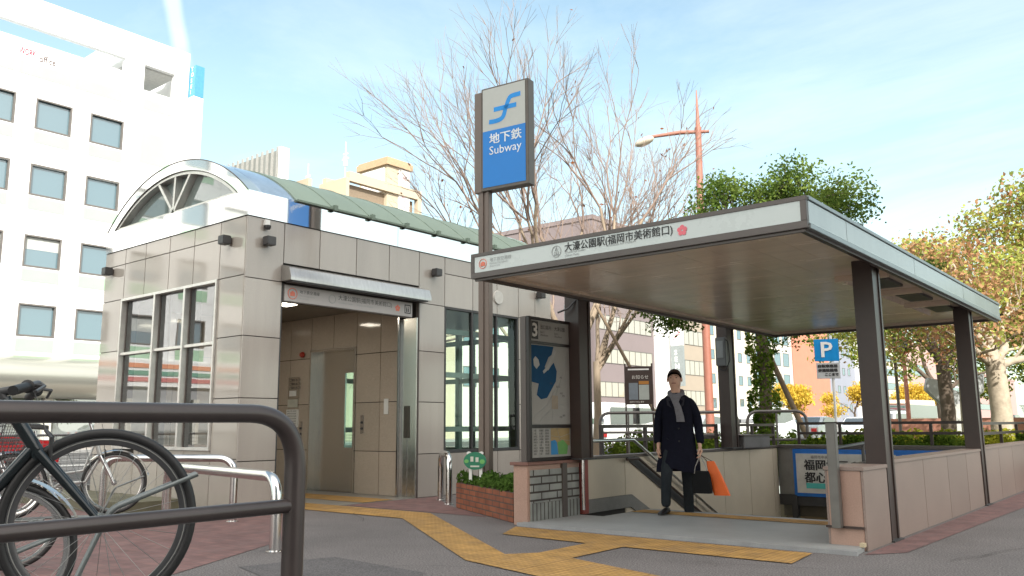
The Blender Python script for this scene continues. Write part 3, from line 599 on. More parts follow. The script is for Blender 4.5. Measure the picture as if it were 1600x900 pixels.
# south face
holeS=[(-12.93,-10.23,.80,3.10)]
us=sorted([-13.6,-12.93,-12.29,-11.58,-10.90,-10.23,-9.622]); vs=[-.05,.0,.70,.80,1.48,2.29,3.10,3.66,3.90]
p=MB(); bk=MB()
for a,b_,c_,d in cells(us,vs,holeS):
    if a>-10.3 and c_>3.05: 
        if c_>3.5: continue
        d=3.90
    if abs(c_-.70)<.01 and a<-12.9 or (abs(c_-.70)<.01 and a>-10.3): continue
    if abs(d-.70)<.01 and (a<-12.9 or a>-10.3): pass
    if abs(c_-.80)<.01: c_=.70 if (a<-12.9 or a>-10.3) else .80
    p.box(a+G,b_-G,6.2,6.23,c_+G,d-G)
p.build('south_cladding', m_gran, t, bevel=.0025)
bk.box(-13.6,-12.93,6.225,6.42,0,3.9); bk.box(-10.23,-9.64,6.225,6.42,0,3.9); bk.box(-12.93,-10.23,6.225,6.42,3.10,3.9); bk.box(-12.93,-10.23,6.225,6.42,0,.80)
bk.build('south_core', m_joint, t)
# east face
holeE=[(6.79,9.39,-1,3.06),(9.99,11.95,.67,3.07)]
us=[6.2,6.79,7.40,8.08,8.74,9.39,9.99,10.69,11.34,11.95,12.45,12.95]; vs=[0,.67,1.48,2.29,3.065,3.33,3.62,3.90]
p=MB()
for a,b_,c_,d in cells(us,vs,holeE):
    inh = 6.7<a<9.3
    if c_>3.0:
        if inh:
            if c_<3.3: continue
            if c_<3.5: d=3.90
            else: continue
        elif a<6.5 or 9.3<a<9.9:
            if c_>3.1: continue
            d=3.90
        else:
            if abs(c_-3.065)<.01: d=3.62
            elif c_<3.5: continue
    p.box(-9.63,-9.6,a+G,b_-G,c_+G,d-G)
p.build('east_cladding', m_granw, t, bevel=.0025)
bk=MB(); bk.box(-9.82,-9.625,6.225,6.79,0,3.9); bk.box(-9.82,-9.625,9.39,9.99,0,3.9); bk.box(-9.82,-9.625,11.95,12.92,0,3.9); bk.box(-9.82,-9.625,6.79,9.39,3.06,3.9); bk.box(-9.82,-9.625,9.99,11.95,3.07,3.9); bk.box(-9.82,-9.625,9.99,11.95,0,.67)
bk.build('east_core', m_joint, t)
# west and north walls with shaft windows
p=MB(); p.box(-13.6,-13.5,6.42,10.2,0,3.9); p.box(-13.6,-13.5,12.2,12.95,0,3.9); p.box(-13.6,-13.5,10.2,12.2,3.1,3.9); p.box(-13.6,-13.5,10.2,12.2,0,.67); p.box(-13.5,-9.82,12.85,12.95,0,.67); p.box(-13.5,-9.82,12.85,12.95,3.07,3.9); p.box(-13.5,-12.9,12.85,12.95,.67,3.07); p.box(-10.2,-9.82,12.85,12.95,.67,3.07)
p.build('rear_wall', m_granw, t)
# lobby interior
p=MB(); xs=[-13.5,-12.405,-12.36,-11.17,-10.535,-9.99]
for a,b_ in ((-13.5,-13.0),(-13.0,-12.39),(-11.145,-10.535),(-10.535,-9.985)):
    for c_,d in ((0,.70),(.70,1.50),(1.50,2.32),(2.32,3.06)): p.box(a+G,b_-G,9.43,9.46,c_+G,d-G)
for a,b_ in ((-12.39,-11.765),(-11.765,-11.145)): p.box(a+G,b_-G,9.43,9.46,2.46,3.06)
for a,b_ in ((6.45,7.4),(7.4,8.4),(8.4,9.43)):
    for c_,d in ((0,.70),(.70,1.50),(1.50,2.32),(2.32,3.06)): p.box(-13.49,-13.46,a+G,b_-G,c_+G,d-G)
p.build('lobby_cladding', m_tan, t, bevel=.002)
p=MB(); p.box(-13.5,-12.39,9.462,9.6,0,3.06); p.box(-11.145,-9.8,9.462,9.6,0,3.06); p.box(-12.39,-11.145,9.462,9.6,2.46,3.06); p.build('lobby_core', m_joint, t)
MB().box(-13.5,-9.83,6.425,12.85,3.06,3.14).build('lobby_ceiling', mat('lobby_ceiling',(0.22,0.20,0.17),.4), t)
MB().box(-13.5,-9.64,6.43,9.43,0.0,.003).build('lobby_floor', mat('lobby_floor',(0.25,0.235,0.21),.35,fine=.15), t)
for xx in (-12.4,-11.3,-10.3): MB().box(xx-.14,xx+.14,7.9,8.18,3.045,3.06).build('downlight', mat('warm_lamp',(0.8,.75,.6),.4,emit=(1,.9,.74),es=6), t)
# lift door
d_=MB(); fm=MB(); fm.box(-12.39,-12.355,9.40,9.56,0,2.46); fm.box(-11.18,-11.145,9.40,9.56,0,2.46); fm.box(-12.355,-11.18,9.40,9.56,2.425,2.46)
door = fm.build('lift_door', m_steel, t, bevel=.002)
MB().box(-12.355,-11.645,9.545,9.575,0.0,2.425).build('door_leaf', m_steel, door)
q=MB(); q.box(-11.64,-11.545,9.53,9.56,0,2.425); q.box(-11.27,-11.18,9.53,9.56,0,2.425); q.box(-11.545,-11.27,9.53,9.56,2.03,2.425); q.box(-11.545,-11.27,9.53,9.56,0,.75)
q.build('door_leaf', m_steel, door)
m_glass = glass('clear_glass', (0.8,0.9,0.88), 0.05)
MB().box(-11.545,-11.27,9.541,9.549,.75,2.03).build('door_glass', m_glass, door)
# steel shutter guide panel at the opening's right
q=MB(); q.box(-9.98,-9.61,9.355,9.40,0,2.82); q.build('shutter_panel', m_steel, t, bevel=.003)
q=MB(); q.box(-9.99,-9.955,9.30,9.43,0,3.0); q.box(-9.925,-9.915,9.345,9.356,0,2.8); q.box(-9.80,-9.79,9.347,9.356,0,1.15); q.build('shutter_guide', m_steelb, t, bevel=.002)
MB().box(-9.87,-9.74,9.347,9.356,.92,1.42).build('panel_recess', mat('recess_dark',(0.06,.055,.045),.3), t)
MB().box(-9.66,-9.598,6.772,6.792,0,3.06).build('jamb_trim', m_dark, t); MB().box(-9.66,-9.598,9.388,9.408,0,3.06).build('jamb_trim', m_brownf, t)
# fittings on the lobby wall
b=MB().ring([(0,-.05),(.035,-.05),(.05,-.03),(.055,0)],(-12.60,9.40,2.40),20,'y'); b.build('fire_bell', mat('bell_red',(0.42,0.05,0.03),.35), t)
MB().box(-13.02,-12.70,9.415,9.43,1.62,2.0).build('notice_plate', m_steel, t)
b=MB(); 
for z_ in (1.93,1.86,1.79): b.text('ご案内 かご内', .055, Mx((-12.99,9.413,z_),X,Z))
b.build('notice_lettering', m_ink, t, smooth=False)
MB().box(-12.98,-12.78,9.41,9.416,1.66,1.76).build('notice_paper', m_white, t); MB().box(-13.02,-12.72,9.41,9.416,1.46,1.60).build('notice_paper', mat('notice_cream',(.6,.6,.52),.6), t)
MB().box(-13.05,-12.70,9.41,9.43,1.10,1.42).build('notice_paper', m_white, t)
b=MB()
for i in range(6): b.text('福岡市地下鉄 大濠公園駅', .024, Mx((-13.02,9.408,1.38-i*.045),X,Z))
b.build('notice_lettering', m_ink, t, smooth=False)
for (xx,zz,h) in ((-12.62,1.05,.30),(-10.96,1.14,.30)):
    MB().box(xx-.04,xx+.04,9.418,9.43,zz-.15,zz+h-.15).build('call_panel', m_steelb, t, bevel=.003)
    b=MB(); 
    for dz in (-.07,.03): b.ring([(0,-.016),(.018,-.016),(.02,-.012),(.02,0)],(xx,9.418,zz+dz),12,'y')
    b.build('call_button', m_dark, t)
MB().box(-10.42,-10.32,9.418,9.43,1.30,1.55).build('switch_plate', m_white, t); MB().box(-10.06,-10.01,9.41,9.43,.52,.72).build('key_box', m_dark, t)
# hood and sign above the opening
q=MB(); q.prism([(-9.6,3.31),(-9.42,3.25),(-9.38,3.13),(-9.38,3.075),(-9.6,3.075)],'y',6.76,9.46)
q.build('hood', mat('hood_aluminium',(0.50,0.49,0.47),.28,.85,var=.1,scale=5,stretch=(1,4,1)), t, bevel=.004)
MB().box(-9.55,-9.40,6.80,9.40,3.055,3.074).build('hood_underside', m_dark, t)
MB().box(-9.70,-9.60,6.80,9.25,2.80,3.05).build('sign_box', m_brownf, t, bevel=.003)
MB().box(-9.602,-9.592,6.82,9.235,2.815,3.035).build('sign_face', mat('lift_sign_white',(0.46,0.44,0.43),.4,var=.03), t)
sx=-9.5905
def sM(y,z): return Mx((sx,y,z),Y,Z)
b=MB().text('大濠公園駅(福岡市美術館口)', .085, sM(7.75,2.93), w=1.05).text('地下鉄空港線', .055, sM(7.07,2.945), w=.34)
b.build('lettering', m_ink, t, smooth=False)
b=MB().text('Ohorikoen Station        Fukuoka Art Museum', .036, sM(7.75,2.875)).text('Fukuoka City Subway', .03, sM(7.07,2.90)).text('Airport Line', .03, sM(7.07,2.86)); b.build('small_lettering', m_grey, t, smooth=False)
MB().tube([(sx,6.95+.075*math.cos(a*.2618),2.925+.075*math.sin(a*.2618)) for a in range(24)],.006,5,closed=True).prism([(6.91,2.89),(6.99,2.89),(6.99,2.94),(6.95,2.965),(6.91,2.94)],'x',sx-.001,sx+.001).build('line_emblem', m_redsign, t)
MB().tube([(sx,7.64+.06*math.cos(a*.2618),2.925+.06*math.sin(a*.2618)) for a in range(24)],.004,5,closed=True).build('station_emblem', m_grey, t)
flower((8.92,2.925),.055,sx,'flower_emblem',m_redsign,t,'x')
b=MB(); b.box(sx-.001,sx+.001,9.07,9.085,2.86,3.0); b.box(sx-.001,sx+.001,9.185,9.20,2.86,3.0); b.box(sx-.001,sx+.001,9.085,9.185,2.985,3.0); b.box(sx-.001,sx+.001,9.085,9.185,2.86,2.875)
for yy in (9.115,9.15): b.box(sx-.001,sx+.001,yy-.01,yy+.01,2.885,2.945); b.box(sx-.001,sx+.001,yy-.006,yy+.006,2.952,2.968)
b.build('lift_pictogram', m_ink, t)
# south window
w_=MB().box(-12.93,-10.23,6.17,6.26,3.06,3.10); w_.box(-12.93,-10.23,6.17,6.26,.80,.84); w_.box(-12.93,-12.895,6.17,6.26,.84,3.06); w_.box(-10.265,-10.23,6.17,6.26,.84,3.06)
for x in (-11.90,-11.06): w_.box(x-.025,x+.025,6.17,6.25,.84,3.06)
w_.box(-12.895,-11.925,6.19,6.25,2.215,2.255); w_.box(-11.875,-11.085,6.19,6.25,2.215,2.255); w_.box(-11.035,-10.265,6.19,6.25,2.215,2.255)
win = w_.build('south_window', mat('pale_window_frame',(0.72,0.71,0.68),.3,.5), t, bevel=.002)
w_=MB(); 
for x in (-12.895,-11.875,-11.035): w_.box(x,x+.03,6.252,6.42,.84,3.06)
w_.build('jamb', m_brownf, win)
m_gw = glass('window_glass', (0.84,0.88,0.84), 0.22)
MB().add([(-12.9,6.258,.84),(-10.26,6.258,.84),(-10.26,6.258,3.06),(-12.9,6.258,3.06)],[(0,1,2,3)]).build('pane', m_gw, win)
# east shaft window
w_=MB(); w_.box(-9.66,-9.60,9.99,11.95,3.03,3.07); w_.box(-9.66,-9.60,9.99,11.95,.67,.72)
for y in (9.99,10.66,11.31,11.905): w_.box(-9.66,-9.605,y,y+.045,.72,3.03)
win = w_.build('east_window', m_dark, t, bevel=.002)
m_gs = glass('shaft_glass', (0.82,0.93,0.88), 0.04)
MB().add([(-9.64,10.03,.72),(-9.64,11.91,.72),(-9.64,11.91,3.03),(-9.64,10.03,3.03)],[(0,1,2,3)]).build('pane', m_gs, win)
w_=MB(); w_.box(-13.58,-13.52,10.2,12.2,3.06,3.1); 
for y in (10.2,10.85,11.5,12.15): w_.box(-13.58,-13.52,y,y+.05,.67,3.06)
win = w_.build('west_window', m_dark, t); MB().box(-13.555,-13.548,10.2,12.2,.67,3.06).build('pane', m_gs, win)
win = MB().box(-11.6,-11.54,12.87,12.93,.67,3.07).build('north_window', m_dark, t); MB().add([(-12.9,12.9,.67),(-10.2,12.9,.67),(-10.2,12.9,3.07),(-12.9,12.9,3.07)],[(0,1,2,3)]).build('pane', m_gs, win)
q=MB()
for x,y in ((-13.1,10.0),(-10.3,10.0),(-13.1,12.6),(-10.3,12.6),(-11.7,12.6)): q.box(x-.05,x+.05,y-.05,y+.05,0,3.05)
for z in (1.0,1.95,2.72): q.box(-13.1,-10.3,12.56,12.64,z,z+.09); q.box(-10.34,-10.26,10.0,12.6,z,z+.09); q.box(-13.14,-13.06,10.0,12.6,z,z+.09)
q.build('shaft_frame', mat('shaft_steel',(0.30,0.36,0.34),.4,.3), t)
# mirror band
q=MB()
for a,b_ in zip([-13.6,-12.96,-11.58,-10.2],[-12.96,-11.58,-10.2,-9.60]): q.box(a+.002,b_-.002,6.185,6.21,3.905,4.25)
q.build('mirror_band', m_mirr, t, bevel=.002)
q=MB()
for a,b_ in zip([6.185,8.9,10.9],[8.9,10.9,12.95]): q.box(-9.61,-9.585,a+.002,b_-.002,3.905,4.25)
q.build('mirror_band', m_mirr, t, bevel=.002)
bk=MB(); bk.box(-13.6,-9.612,6.212,6.4,3.9,4.25); bk.box(-9.8,-9.612,6.4,12.95,3.9,4.25); bk.box(-13.6,-13.4,6.4,12.95,3.9,4.25); bk.box(-13.4,-9.8,12.8,12.95,3.9,4.25); bk.build('band_core', m_joint, t)
# arch
CXr,RISE=-11.6,.78; HW=2.0; R_=(HW*HW+RISE*RISE)/(2*RISE); CZ=4.25+RISE-R_; TH=math.asin(HW/R_)
def arcpts(R,n=36,zmin=4.252):
    r=[]
    for i in range(n+1):
        a=-TH+2*TH*i/n; x=CXr+R*math.sin(a); z=CZ+R*math.cos(a); r.append((x,max(z,zmin)))
    return r
def archband(Ro,Ri,y0_,y1_,m,name,par,n=36):
    tho=math.acos((4.252-CZ)/Ro); thi=math.acos((4.252-CZ)/Ri); b=MB(); vs=[]
    for i in range(n+1):
        for R,th in ((Ro,tho),(Ri,thi)):
            a=-th+2*th*i/n
            for y in (y0_,y1_): vs.append((CXr+R*math.sin(a),y,CZ+R*math.cos(a)))
    fs=[]
    for i in range(n):
        o=i*4; p_=o+4
        fs+=[(o,p_,p_+1,o+1),(o+2,o+3,p_+3,p_+2),(o,o+2,p_+2,p_),(o+1,p_+1,p_+3,o+3)]
    b.add(vs,fs); return b.build(name,m,par,angle=50)
archband(R_,R_-.165,6.19,6.40,m_mirr,'arch_trim',t)
archband(R_+.006,R_-.008,6.183,6.192,m_brownf,'arch_edge',t); archband(R_-.158,R_-.170,6.183,6.192,m_brownf,'arch_edge',t)
aw = archband(R_-.172,R_-.215,6.20,6.36,mat('arch_inner_frame',(0.62,0.61,0.58),.3,.6),'arch_window',t)
MB().box(-13.35,-9.85,6.205,6.36,4.252,4.285).build('sill', _M['arch_inner_frame'], aw)
q=MB()
for a in (-42,2,40):
    aa=math.radians(a); base=V((CXr+.02,6.27,4.27)); d=V((math.sin(aa),0,math.cos(aa))); 
    # length to the arc
    lo=0
    while (math.hypot(base.x+d.x*lo-CXr, base.z+d.z*lo-CZ) < R_-.20): lo+=.01
    c_=base+d*lo/2; q.add([Matrix.Translation(c_)@Matrix.Rotation(aa,4,'Y')@V(v) for v in MB().box(-.025,.025,-.065,.065,-lo/2,lo/2).v], MB().box(0,1,0,1,0,1).f)
q.build('bar', _M['arch_inner_frame'], aw, bevel=.002)
pane=MB(); pts=[(x,z) for x,z in arcpts(R_-.20,30)]; pane.prism(pts,'y',6.31,6.318); pane.build('pane', glass('arch_glass',(0.5,.6,.58),.14,body=(0.20,0.25,0.235)), aw)
# vault
archband(R_+.004,R_-.05,6.40,6.95,mat('roof_aluminium',(0.62,0.70,0.80),.20,.9),'front_roof_strip',t)
archband(R_+.02,R_-.04,6.95,12.95,m_copper,'copper_roof',t)
archband(R_+.03,R_-.1,12.95,13.03,m_mirr,'rear_arch_trim',t)
q=MB()
for i in range(8):
    y=7.25+.72*i+.35
    th=math.acos((4.30-CZ)/(R_+.02)); q.tube([(CXr+(R_+.022)*math.sin(-th+2*th*k_/16),y,CZ+(R_+.022)*math.cos(-th+2*th*k_/16)) for k_ in range(17)],.012,5)
    q.box(-9.56,-9.50,y-.03,y+.03,4.22,4.30)
q.box(-9.62,-9.535,6.95,12.95,4.235,4.262); q.build('roof_seams', mat('dark_copper',(0.18,.235,.19),.6,.2), t)
MB().prism([(x,z) for x,z in arcpts(R_-.06,20)],'y',12.90,12.94).build('rear_gable', m_granw, t)
# wall lamps
def lamp(x,y,z,face):
    if face=='s': L_=MB().box(x-.07,x+.07,y-.15,y-.03,z-.06,z+.06).build('wall_lamp', m_dark, t, bevel=.008); MB().box(x-.04,x+.04,y-.03,y,z-.04,z+.04).build('bracket', m_brownf, L_)
    else: L_=MB().box(x+.03,x+.15,y-.07,y+.07,z-.06,z+.06).build('wall_lamp', m_dark, t, bevel=.008); MB().box(x,x+.03,y-.04,y+.04,z-.04,z+.04).build('bracket', m_brownf, L_)
lamp(-9.99,6.2,3.60,'s'); lamp(-13.34,6.2,3.58,'s'); lamp(-9.6,6.49,3.58,'e'); lamp(-9.6,9.71,3.59,'e'); lamp(-9.6,12.53,3.54,'e')
q=thing('security_camera','small white security camera on the granite wall above the corner lamp','camera',(-9.6,6.48,3.80))
MB().box(-9.60,-9.55,6.44,6.52,3.80,3.88).build('mount', m_white, q, bevel=.004); MB().ring([(0,3.74),(.03,3.745),(.045,3.77),(.045,3.80),(0,3.80)],(-9.55,6.48,0),16).build('dome', m_dark, q)
b=MB().ring([(0,.03),(.12,.03),(.13,.0)],(-9.6,11.36,3.37),24,'x'); b.build('alarm_disc', mat('disc_white',(.55,.55,.52),.5), t)

# plinth by the south wall
tag(MB().box(-14.4,-10.75,5.35,6.15,-.01,.16).build('concrete_plinth', mat('mossy_concrete',(0.14,0.135,0.09),.9,var=.25,scale=3,dirt=.35), bevel=.01),'low mossy concrete plinth along the foot of the granite wall','plinth')

# ---------------- planter
t = thing('brick_planter', 'red brick planter full of low green plants at the foot of the sign pole', 'planter', (-7.2,8.5,0))
A_,B_,C_,D_=(-8.05,8.62),(-6.24,7.64),(-6.24,8.35),(-7.7,9.2)
angp=math.atan2(B_[1]-A_[1],B_[0]-A_[0])
def inset(pts,k): cx_=sum(p[0] for p in pts)/4; cy_=sum(p[1] for p in pts)/4; return [(p[0]+(cx_-p[0])*k,p[1]+(cy_-p[1])*k) for p in pts]
m_brk = brick('planter_brick',(0.30,0.105,0.055),(0.24,0.085,0.05),(0.11,0.075,0.06),.21,.068,.008,.8,'xz',bump=.5)
MB().prism([A_,B_,C_,D_],'z',0,.34).build('brick_wall', m_brk, t, bevel=.008)
MB().prism(inset([A_,B_,C_,D_],.10),'z',.33,.355).build('soil', mat('soil',(0.05,.035,.02),.9), t)
rl=np.random.default_rng(5)
def leaf_mesh(centers, size, name, m, parent=None, rng=rl, aspect=.55, up=0.0, jit=.35):
    n=len(centers); c=np.asarray(centers,float)
    d=rng.normal(size=(n,3)); d[:,2]+=up; d/=np.linalg.norm(d,axis=1)[:,None]
    e=rng.normal(size=(n,3)); e-=d*(d*e).sum(1)[:,None]; e/=np.linalg.norm(e,axis=1)[:,None]
    f=np.cross(d,e); s=size*(1+jit*rng.uniform(-1,1,n))[:,None]
    v=np.stack([c-e*s, c+f*s*aspect+d*s*.15, c+e*s, c-f*s*aspect+d*s*.15],1).reshape(-1,3)
    me=bpy.data.meshes.new(name); me.vertices.add(4*n); me.vertices.foreach_set('co',v.ravel())
    me.loops.add(4*n); me.loops.foreach_set('vertex_index',np.arange(4*n)); me.polygons.add(n)
    me.polygons.foreach_set('loop_start',np.arange(0,4*n,4)); me.polygons.foreach_set('loop_total',np.full(n,4)); me.update(); me.validate()
    me.materials.append(m); o=bpy.data.objects.new(name,me); COL.objects.link(o)
    if parent is not None: o.parent=parent; o.matrix_parent_inverse=world_of(parent).inverted()
    return o
pp=[]
for i in range(5200):
    u,v_=rl.uniform(0,1),rl.uniform(0,1); x=(A_[0]*(1-u)+B_[0]*u)*(1-v_)+(D_[0]*(1-u)+C_[0]*u)*v_; y=(A_[1]*(1-u)+B_[1]*u)*(1-v_)+(D_[1]*(1-u)+C_[1]*u)*v_
    hgt=.10+.07*math.sin(x*9)*math.sin(y*11+x*5)
    pp.append((x,y,.34+rl.uniform(0,1)*hgt))
fo=leaf_mesh(pp,.028,'low_foliage',leafmat('planter_leaves',(0.04,0.10,0.018),(0.13,0.22,0.05)),t,up=.8); fo['kind']='stuff'
# green oval sign board on white legs
t = thing('green_board', 'small green oval notice board on two white legs among the planter plants', 'sign', (-7.52,8.50,.35))
Rm=Matrix.Translation((-7.52,8.42,.0))@Matrix.Rotation(.45,4,'Z')
def loc(b): b.v=[tuple(Rm@V(v)) for v in b.v]; return b
loc(MB().box(-.085,-.045,0,.02,.36,.56)).build('leg', m_white, t); loc(MB().box(.055,.095,0,.02,.36,.56)).build('leg', m_white, t)
loc(MB().prism([(.155*math.cos(a*.2618),.645+.115*math.sin(a*.2618)) for a in range(24)],'y',-.015,.004)).build('board', mat('board_green',(0.01,.19,.10),.4,var=.1), t)
loc(MB().prism([(-.085+.03*math.cos(a*.524),.745+.022*math.sin(a*.524)) for a in range(12)],'y',-.012,.004).prism([(.085+.03*math.cos(a*.524),.745+.022*math.sin(a*.524)) for a in range(12)],'y',-.012,.004)).build('ear', m_white, t)
loc(MB().box(-.06,-.02,-.018,-.015,.635,.70).box(.01,.05,-.018,-.015,.63,.69).box(-.06,.06,-.018,-.015,.565,.585)).build('mark', mat('mark_white',(.6,.62,.55),.5), t)
loc(MB().prism([(.10+.035*math.cos(a*.524),.635+.03*math.sin(a*.524)) for a in range(12)],'y',-.018,-.015).prism([(-.115+.03*math.cos(a*.524),.64+.025*math.sin(a*.524)) for a in range(12)],'y',-.018,-.015)).build('mark', mat('mark_green',(.15,.45,.12),.5), t)

# ---------------- stainless arches
def arch(label,p0,p1,h,r,n=0):
    t=thing('bollard_arch',label,'bollard',((p0[0]+p1[0])/2,(p0[1]+p1[1])/2,0),'stainless steel arch bollards')
    a=V((*p0,0));b_=V((*p1,0)); MB().tube(roundpath([a,a+V((0,0,h)),b_+V((0,0,h)),b_],.22,8),r,20).build('tube',m_steelb,t)
    q=MB(); 
    for c_ in (a,b_): q.ring([(r*1.0,.0),(r*1.6,.0),(r*1.6,.012),(r,.02)],tuple(c_),20)
    q.build('base_ring',m_steelb,t); return t
arch('bright steel arch bollard nearest the black bicycle wheel',(-6.56,4.66),(-9.45,5.20),.66,.051)
arch('steel arch bollard closest to the granite corner, behind the nearer arch',(-9.02,5.80),(-10.6,5.0),.74,.045)
arch('narrow steel arch bollard beside the brick planter',(-9.0,9.30),(-8.42,8.87),.70,.045)
# ================================================================ foreground guard rail
t = thing('guard_rail','brown tubular guard rail with a rounded end in the foreground','guard rail',(-2.5,1.86,0))
m_gr = mat('guard_rail_paint',(0.060,0.047,0.045),.30,.25,var=.10,scale=6,spec=.6,dirt=.15)
e0=V((-2.515,1.86,0)); dirv=(V((-2.48,0.88,0))-V((-2.512,1.86,0))).normalized()
gp=roundpath([e0+V((0,0,.0)),e0+V((0,0,1.147)),e0+dirv*2.6+V((0,0,1.147)),e0+dirv*2.6],.20,12)
MB().tube(gp,[.0375 if i<2 else max(.0305,.0375-.0005*i) for i in range(len(gp))],28).build('frame_tube',m_gr,t)
MB().tube([e0+V((0,0,.829)),e0+dirv*2.6+V((0,0,.829))],.0245,20).build('mid_rail',m_gr,t)
MB().ring([(.0375,.0),(.07,.0),(.07,.012),(.04,.016)],tuple(e0),24).build('base_ring',m_gr,t)

# ================================================================ bicycles
def sph(c,r,n=10,sc=(1,1,1)):
    b=MB(); vs=[];fs=[]
    for i in range(n+1):
        th=math.pi*i/n
        for k_ in range(2*n): a=math.pi*k_/n; vs.append((c[0]+r*sc[0]*math.sin(th)*math.cos(a),c[1]+r*sc[1]*math.sin(th)*math.sin(a),c[2]+r*sc[2]*math.cos(th)))
    for i in range(n):
        for k_ in range(2*n): fs.append((i*2*n+k_,i*2*n+(k_+1)%(2*n),(i+1)*2*n+(k_+1)%(2*n),(i+1)*2*n+k_))
    return b.add(vs,fs)
def wheel(cx,t,mt,mr,R=.34,tw=.019,fender=None):
    w_=thing('x','x','x'); 
    bpy.data.objects.remove(w_)
    q=MB().tube([(cx+(R-tw)*math.cos(a*math.pi/32),0,R_AX+(R-tw)*math.sin(a*math.pi/32)) for a in range(64)],tw,12,closed=True)
    ty=q.build('wheel',mt,t)
    rm=MB().ring([(R-.062,-.009),(R-.052,-.012),(R-.034,-.012),(R-.034,.012),(R-.052,.012),(R-.062,.009),(R-.062,-.009)],(cx,0,R_AX),64,'y'); rm.build('rim',mr,ty)
    MB().tube([(cx+(R-.041)*math.cos(a*math.pi/32),s_*.0125,R_AX+(R-.041)*math.sin(a*math.pi/32)) for s_ in (1,) for a in range(64)],.0022,6,closed=True).build('reflective_band',mat('band_grey',(.22,.22,.21),.5),ty)
    MB().tube([(cx+(R-.041)*math.cos(a*math.pi/32),-.0125,R_AX+(R-.041)*math.sin(a*math.pi/32)) for a in range(64)],.0022,6,closed=True).build('reflective_band',mat('band_grey',(.22,.22,.21),.5),ty)
    sp=MB()
    for i in range(28):
        a=i*2*math.pi/28; a2=a+(.5 if i%4<2 else -.5); s_=.026 if i%2 else -.026
        sp.tube([(cx+.02*math.cos(a2),s_,R_AX+.02*math.sin(a2)),(cx+(R-.058)*math.cos(a),0,R_AX+(R-.058)*math.sin(a))],.0010,4,)
    sp.build('spokes',mat('spoke_steel',(.30,.30,.29),.35,.9),ty)
    MB().cyl((cx,-.045,R_AX),(cx,.045,R_AX),.017,n=16).ring([(.0,-.033),(.027,-.032),(.027,-.028),(.015,-.026),(.015,.026),(.027,.028),(.027,.032),(0,.033)],(cx,0,R_AX),16,'y').build('hub',m_steelb,ty)
    return ty
R_AX=.34
def bicycle(name,label,col,loc,yaw,pitch=0,city=False,basket=False,steer=0,rimcol=None,group=None):
    t=thing(name,label,'bicycle',(0,0,0),group)
    fr=mat('bike_paint_'+col[0],col[1],.30,.3,var=.05,scale=10,spec=.6,coat=.4)
    m_rim=m_steelb if city else mat('dark_rim',(0.12,0.12,0.125),.35,.8)
    WB=1.04
    wheel(0,t,m_black,m_rim); wheel(WB,t,m_black,m_rim)
    bb=V((.43,0,.29)); ht=V((WB-.225,0,.83)); hb=V((WB-.165,0,.66)); stp=V((.25,0,.80))
    f=MB()
    if city:
        f.tube([hb+V((.01,0,-.02)),V((.75,0,.36)),bb+V((.06,0,.05)),bb],.019,12); f.tube([ht+V((0,0,-.06)),V((.72,0,.48)),bb+V((-.08,0,.14))],.014,12)
    else:
        f.tube([hb,bb],.021,14); f.tube([ht+V((-.0,0,-.03)),stp+V((0,0,-.04))],.017,14)
    f.tube([bb,stp],.016,12)
    for s_ in (-1,1):
        f.tube([bb+V((0,.02*s_,0)),V((.2,.055*s_,.33)),V((0,.062*s_,R_AX))],.010,8); f.tube([stp+V((0,.015*s_,-.05)),V((.1,.05*s_,.55)),V((0,.062*s_,R_AX))],.008,8)
    f.cyl(hb-(ht-hb)*.12,ht+(ht-hb)*.15,.0235); f.cyl(bb-V((0,.035,0)),bb+V((0,.035,0)),.025)
    f.build('frame',fr,t)
    fk=MB(); cr=hb-(ht-hb).normalized()*.03
    fk.tube([cr-V((0,.055,0)),cr+V((0,.055,0))],.021,12)
    for s_ in (-1,1): fk.tube([cr+V((0,.05*s_,.01)),cr+(V((WB,0,R_AX))-cr)*.45+V((.004,.052*s_,0)),V((WB,.052*s_,R_AX))],[.018,.016,.011],12)
    fk.build('fork',fr if not city else m_steelb,t)
    hbv=MB(); top=ht+(ht-hb).normalized()*(.055 if not city else .2)
    hbv.cyl(ht,top,.015)
    if city: pts=[top+V((-.24,-.27,.03)),top+V((-.02,-.24,.05)),top+V((.05,-.08,0)),top+V((.05,.08,0)),top+V((-.02,.24,.05)),top+V((-.24,.27,.03))]
    else:
        hbv.tube([top,top+V((.13,0,.0))],.016,12); c_=top+V((.13,0,.0)); pts=[c_+V((-.06,-.30,-.02)),c_+V((0,-.1,.0)),c_+V((0,.1,0)),c_+V((-.06,.30,-.02))]
    hbv.tube(roundpath(pts,.06),.0125,12); h_=hbv.build('handlebar',m_dark if not city else m_steelb,t)
    for a,b_ in ((pts[0],pts[1]),(pts[-1],pts[-2])):
        d=(b_-a).normalized(); g_=MB(); g_.tube([a-d*.01,a+d*.11,a+d*.115,a+d*.12],[.017,.017,.024,.016],14); g_.build('grip',m_black,h_)
        MB().tube([a+d*.14+V((.01,0,0)),a+d*.12+V((.05,0,-.01)),a+d*.02+V((.055,0,-.02))],.006,8).build('brake_lever',m_dark,h_)
    sd_=MB(); sp_=stp+V((-.035,0,.12)); sd_.tube([stp-V((0,0,.05)),sp_],.0125,12); sd_.build('seat_post',m_steelb,t)
    q=MB(); prof=[(-.14,.075,.0),(-.10,.085,.02),(-.02,.07,.02),(.05,.03,.012),(.13,.018,.0)]; vs=[];
    for x,wd,z in prof:
        for yy,zz in ((-wd,-.02),(-wd*.8,.02),(0,.032),(wd*.8,.02),(wd,-.02),(0,-.03)): vs.append((sp_.x+x,yy,sp_.z+.03+z+zz))
    fs=[]
    for i in range(4):
        for k_ in range(6): fs.append((i*6+k_,i*6+(k_+1)%6,(i+1)*6+(k_+1)%6,(i+1)*6+k_))
